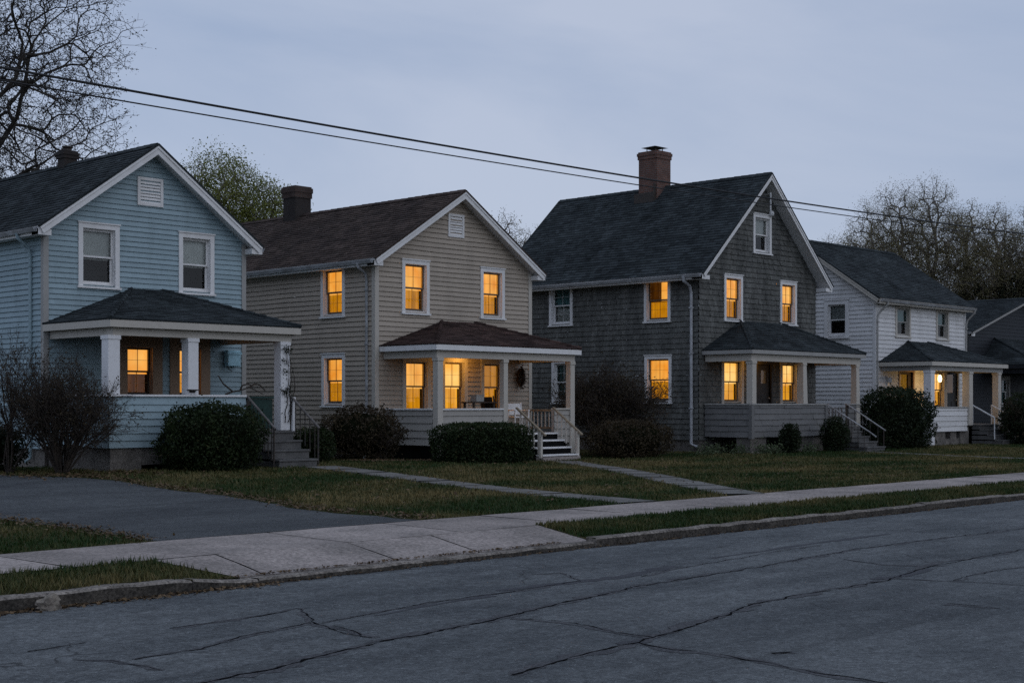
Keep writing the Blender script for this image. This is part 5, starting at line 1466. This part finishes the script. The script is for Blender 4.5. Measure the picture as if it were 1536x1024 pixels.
# crumpled lump on the kerb and a chunk of stone by the plants
def lump(name, label, cat, c, s, seed, mat):
    r = random.Random(seed); m = MB(); nu, nv = 14, 9; t = thing(name, c, label, cat)
    for j in range(nv + 1):
        for i in range(nu):
            a, b = math.pi * j / nv, 2 * math.pi * i / nu; d = V((math.sin(a) * math.cos(b), math.sin(a) * math.sin(b), math.cos(a)))
            q = 1 + .45 * mnoise.noise(d * 1.8 + V((seed, 0, 0))) + .2 * mnoise.noise(d * 5 + V((seed, 0, 0)))
            m.v.append((c[0] + d.x * s[0] * q, c[1] + d.y * s[1] * q, c[2] + max(0, d.z + .5) * s[2] * q))
    for j in range(nv):
        for i in range(nu):
            i2 = (i + 1) % nu; m.f.append((j * nu + i, (j + 1) * nu + i, (j + 1) * nu + i2, j * nu + i2)); m.m.append(0); m.t.append(.5)
    m.build('chunk', M[mat], t)
lp = gp(84, 906, .03); lump('broken_stone', 'pale broken chunk of concrete lying against the kerb', 'stone', (lp[0], 11.42, -.03), (.12, .08, .075), 3, 'stone')
lump('garden_stone', 'flat pale stone lying among the plants by the grey house', 'stone', (38.0, 25.9, .13), (.28, .14, .06), 9, 'stone')

# =================================================== overhead wires, high over the front of the lawns
def wire(name, label, pts, rad):
    xs = [p[0] for p in pts]; zs = [p[2] for p in pts]; co = np.polyfit(xs, zs, 2); y = pts[0][1]
    m = MB(); X = lin(-12, 62, 120); m.tube([(x, y, float(np.polyval(co, x))) for x in X], rad, 6)
    tag(m.build(name, M['wire']), label, 'wire', 'overhead wires')
wire('overhead_wire', 'upper thicker black overhead wire crossing the sky', [(7.37, 15, 5.47), (9.4, 15, 5.46), (11.62, 15, 5.46), (14.83, 15, 5.48), (18.56, 15, 5.52), (22.9, 15, 5.59), (33.33, 15, 5.85)], .015)
wire('overhead_wire', 'lower thinner black overhead wire just under the other one', [(7.99, 15.6, 5.48), (9.77, 15.6, 5.45), (12.08, 15.6, 5.48), (15.43, 15.6, 5.5), (19.31, 15.6, 5.55), (23.98, 15.6, 5.62), (31.57, 15.6, 5.8)], .0095)

# =================================================== porch ceiling lights (fixtures with their lamps)
def fixture(x, y, z, label, watts, col=(1, .43, .06)):
    t = thing('ceiling_light', (x, y, z), label, 'light', 'ceiling lights under the porch roofs')
    m = MB(); m.lathe((x, y, z), [(.1, 0), (.1, -.02), (.02, -.02)], 14); m.build('mount', M['dkmetal'], t)
    m = MB(); m.lathe((x, y, z - .02), [(.085, 0), (.08, -.05), (.05, -.08), (.005, -.09)], 14); m.build('dome', M['lamp'], t, smooth=True)
    l = bpy.data.lights.new('bulb', 'POINT'); l.energy = watts; l.color = col; l.shadow_soft_size = .09
    o = bpy.data.objects.new('bulb', l); COL.objects.link(o); o.parent = t; o.location = (0, 0, -.2)
fixture(28.7, 29.5, 3.19, 'small lit dome light on the beige porch ceiling', 15)
fixture(41.0, 27.5, 3.36, 'small lit dome light on the grey porch ceiling', 11)
l = bpy.data.lights.new('bulb', 'POINT'); l.energy = 22; l.color = (1, .6, .2); l.shadow_soft_size = .13
o = bpy.data.objects.new('bulb', l); COL.objects.link(o); o.parent = pl; o.location = (0, .0, -.75)

# =================================================== sky, sun, camera
wd = bpy.data.worlds.new('World'); S.world = wd; wd.use_nodes = True
nt = wd.node_tree; bg = nt.nodes['Background']
sky = nt.nodes.new('ShaderNodeTexSky'); sky.sky_type = 'NISHITA'; sky.sun_disc = False
SUN_EL, SUN_ROT = R(38), R(172)
sky.sun_elevation = SUN_EL; sky.sun_rotation = SUN_ROT; sky.dust_density = 1.5; sky.ozone_density = 3
tc = nt.nodes.new('ShaderNodeTexCoord'); mp = nt.nodes.new('ShaderNodeMapping'); mp.inputs['Scale'].default_value = (1, 1, 3.2); mp.inputs['Rotation'].default_value = (.12, -.1, .4)
nt.links.new(tc.outputs['Generated'], mp.inputs['Vector'])
cn = nt.nodes.new('ShaderNodeTexNoise'); cn.inputs['Scale'].default_value = 1.7; cn.inputs['Detail'].default_value = 7; cn.inputs['Roughness'].default_value = .52; cn.inputs['Distortion'].default_value = .6
nt.links.new(mp.outputs[0], cn.inputs['Vector'])
cr = nt.nodes.new('ShaderNodeMapRange'); cr.inputs['From Min'].default_value = .28; cr.inputs['From Max'].default_value = .66
nt.links.new(cn.outputs['Fac'], cr.inputs['Value'])
cloud = mixc(nt, cr.outputs[0], (2.85, 3.8, 5.65), (5.15, 5.75, 7.15))     # overcast layer over the clear sky, in the sky's own units
colr = mixc(nt, .85, sky.outputs['Color'], cloud)
nt.links.new(colr, bg.inputs['Color']); bg.inputs['Strength'].default_value = .1
sl = bpy.data.lights.new('sun', 'SUN'); sl.energy = .22; sl.angle = R(70); sl.color = (1, .97, .9)
so = bpy.data.objects.new('sun', sl); COL.objects.link(so)
az = SUN_ROT; el = R(30)
sd = V((math.sin(az) * math.cos(SUN_EL), math.cos(az) * math.cos(SUN_EL), math.sin(SUN_EL)))
so.rotation_euler = sd.to_track_quat('Z', 'Y').to_euler()
cam = bpy.data.cameras.new('camera'); cam.sensor_width = 36; cam.lens = F_ / 1536 * 36; cam.shift_y = 93 / 1536; cam.clip_end = 5000; cam.clip_start = .1
co = bpy.data.objects.new('camera', cam); COL.objects.link(co); co.location = (0, 0, 1.75); co.rotation_euler = (R(90), 0, TH - R(90)); S.camera = co
S.view_settings.view_transform = 'Standard'; S.view_settings.look = 'None'; S.view_settings.exposure = 0; S.view_settings.gamma = 1
S.render.engine = 'CYCLES'
S.cycles.max_bounces = 6; S.cycles.transparent_max_bounces = 12; S.cycles.sample_clamp_indirect = 3; S.cycles.use_denoising = False
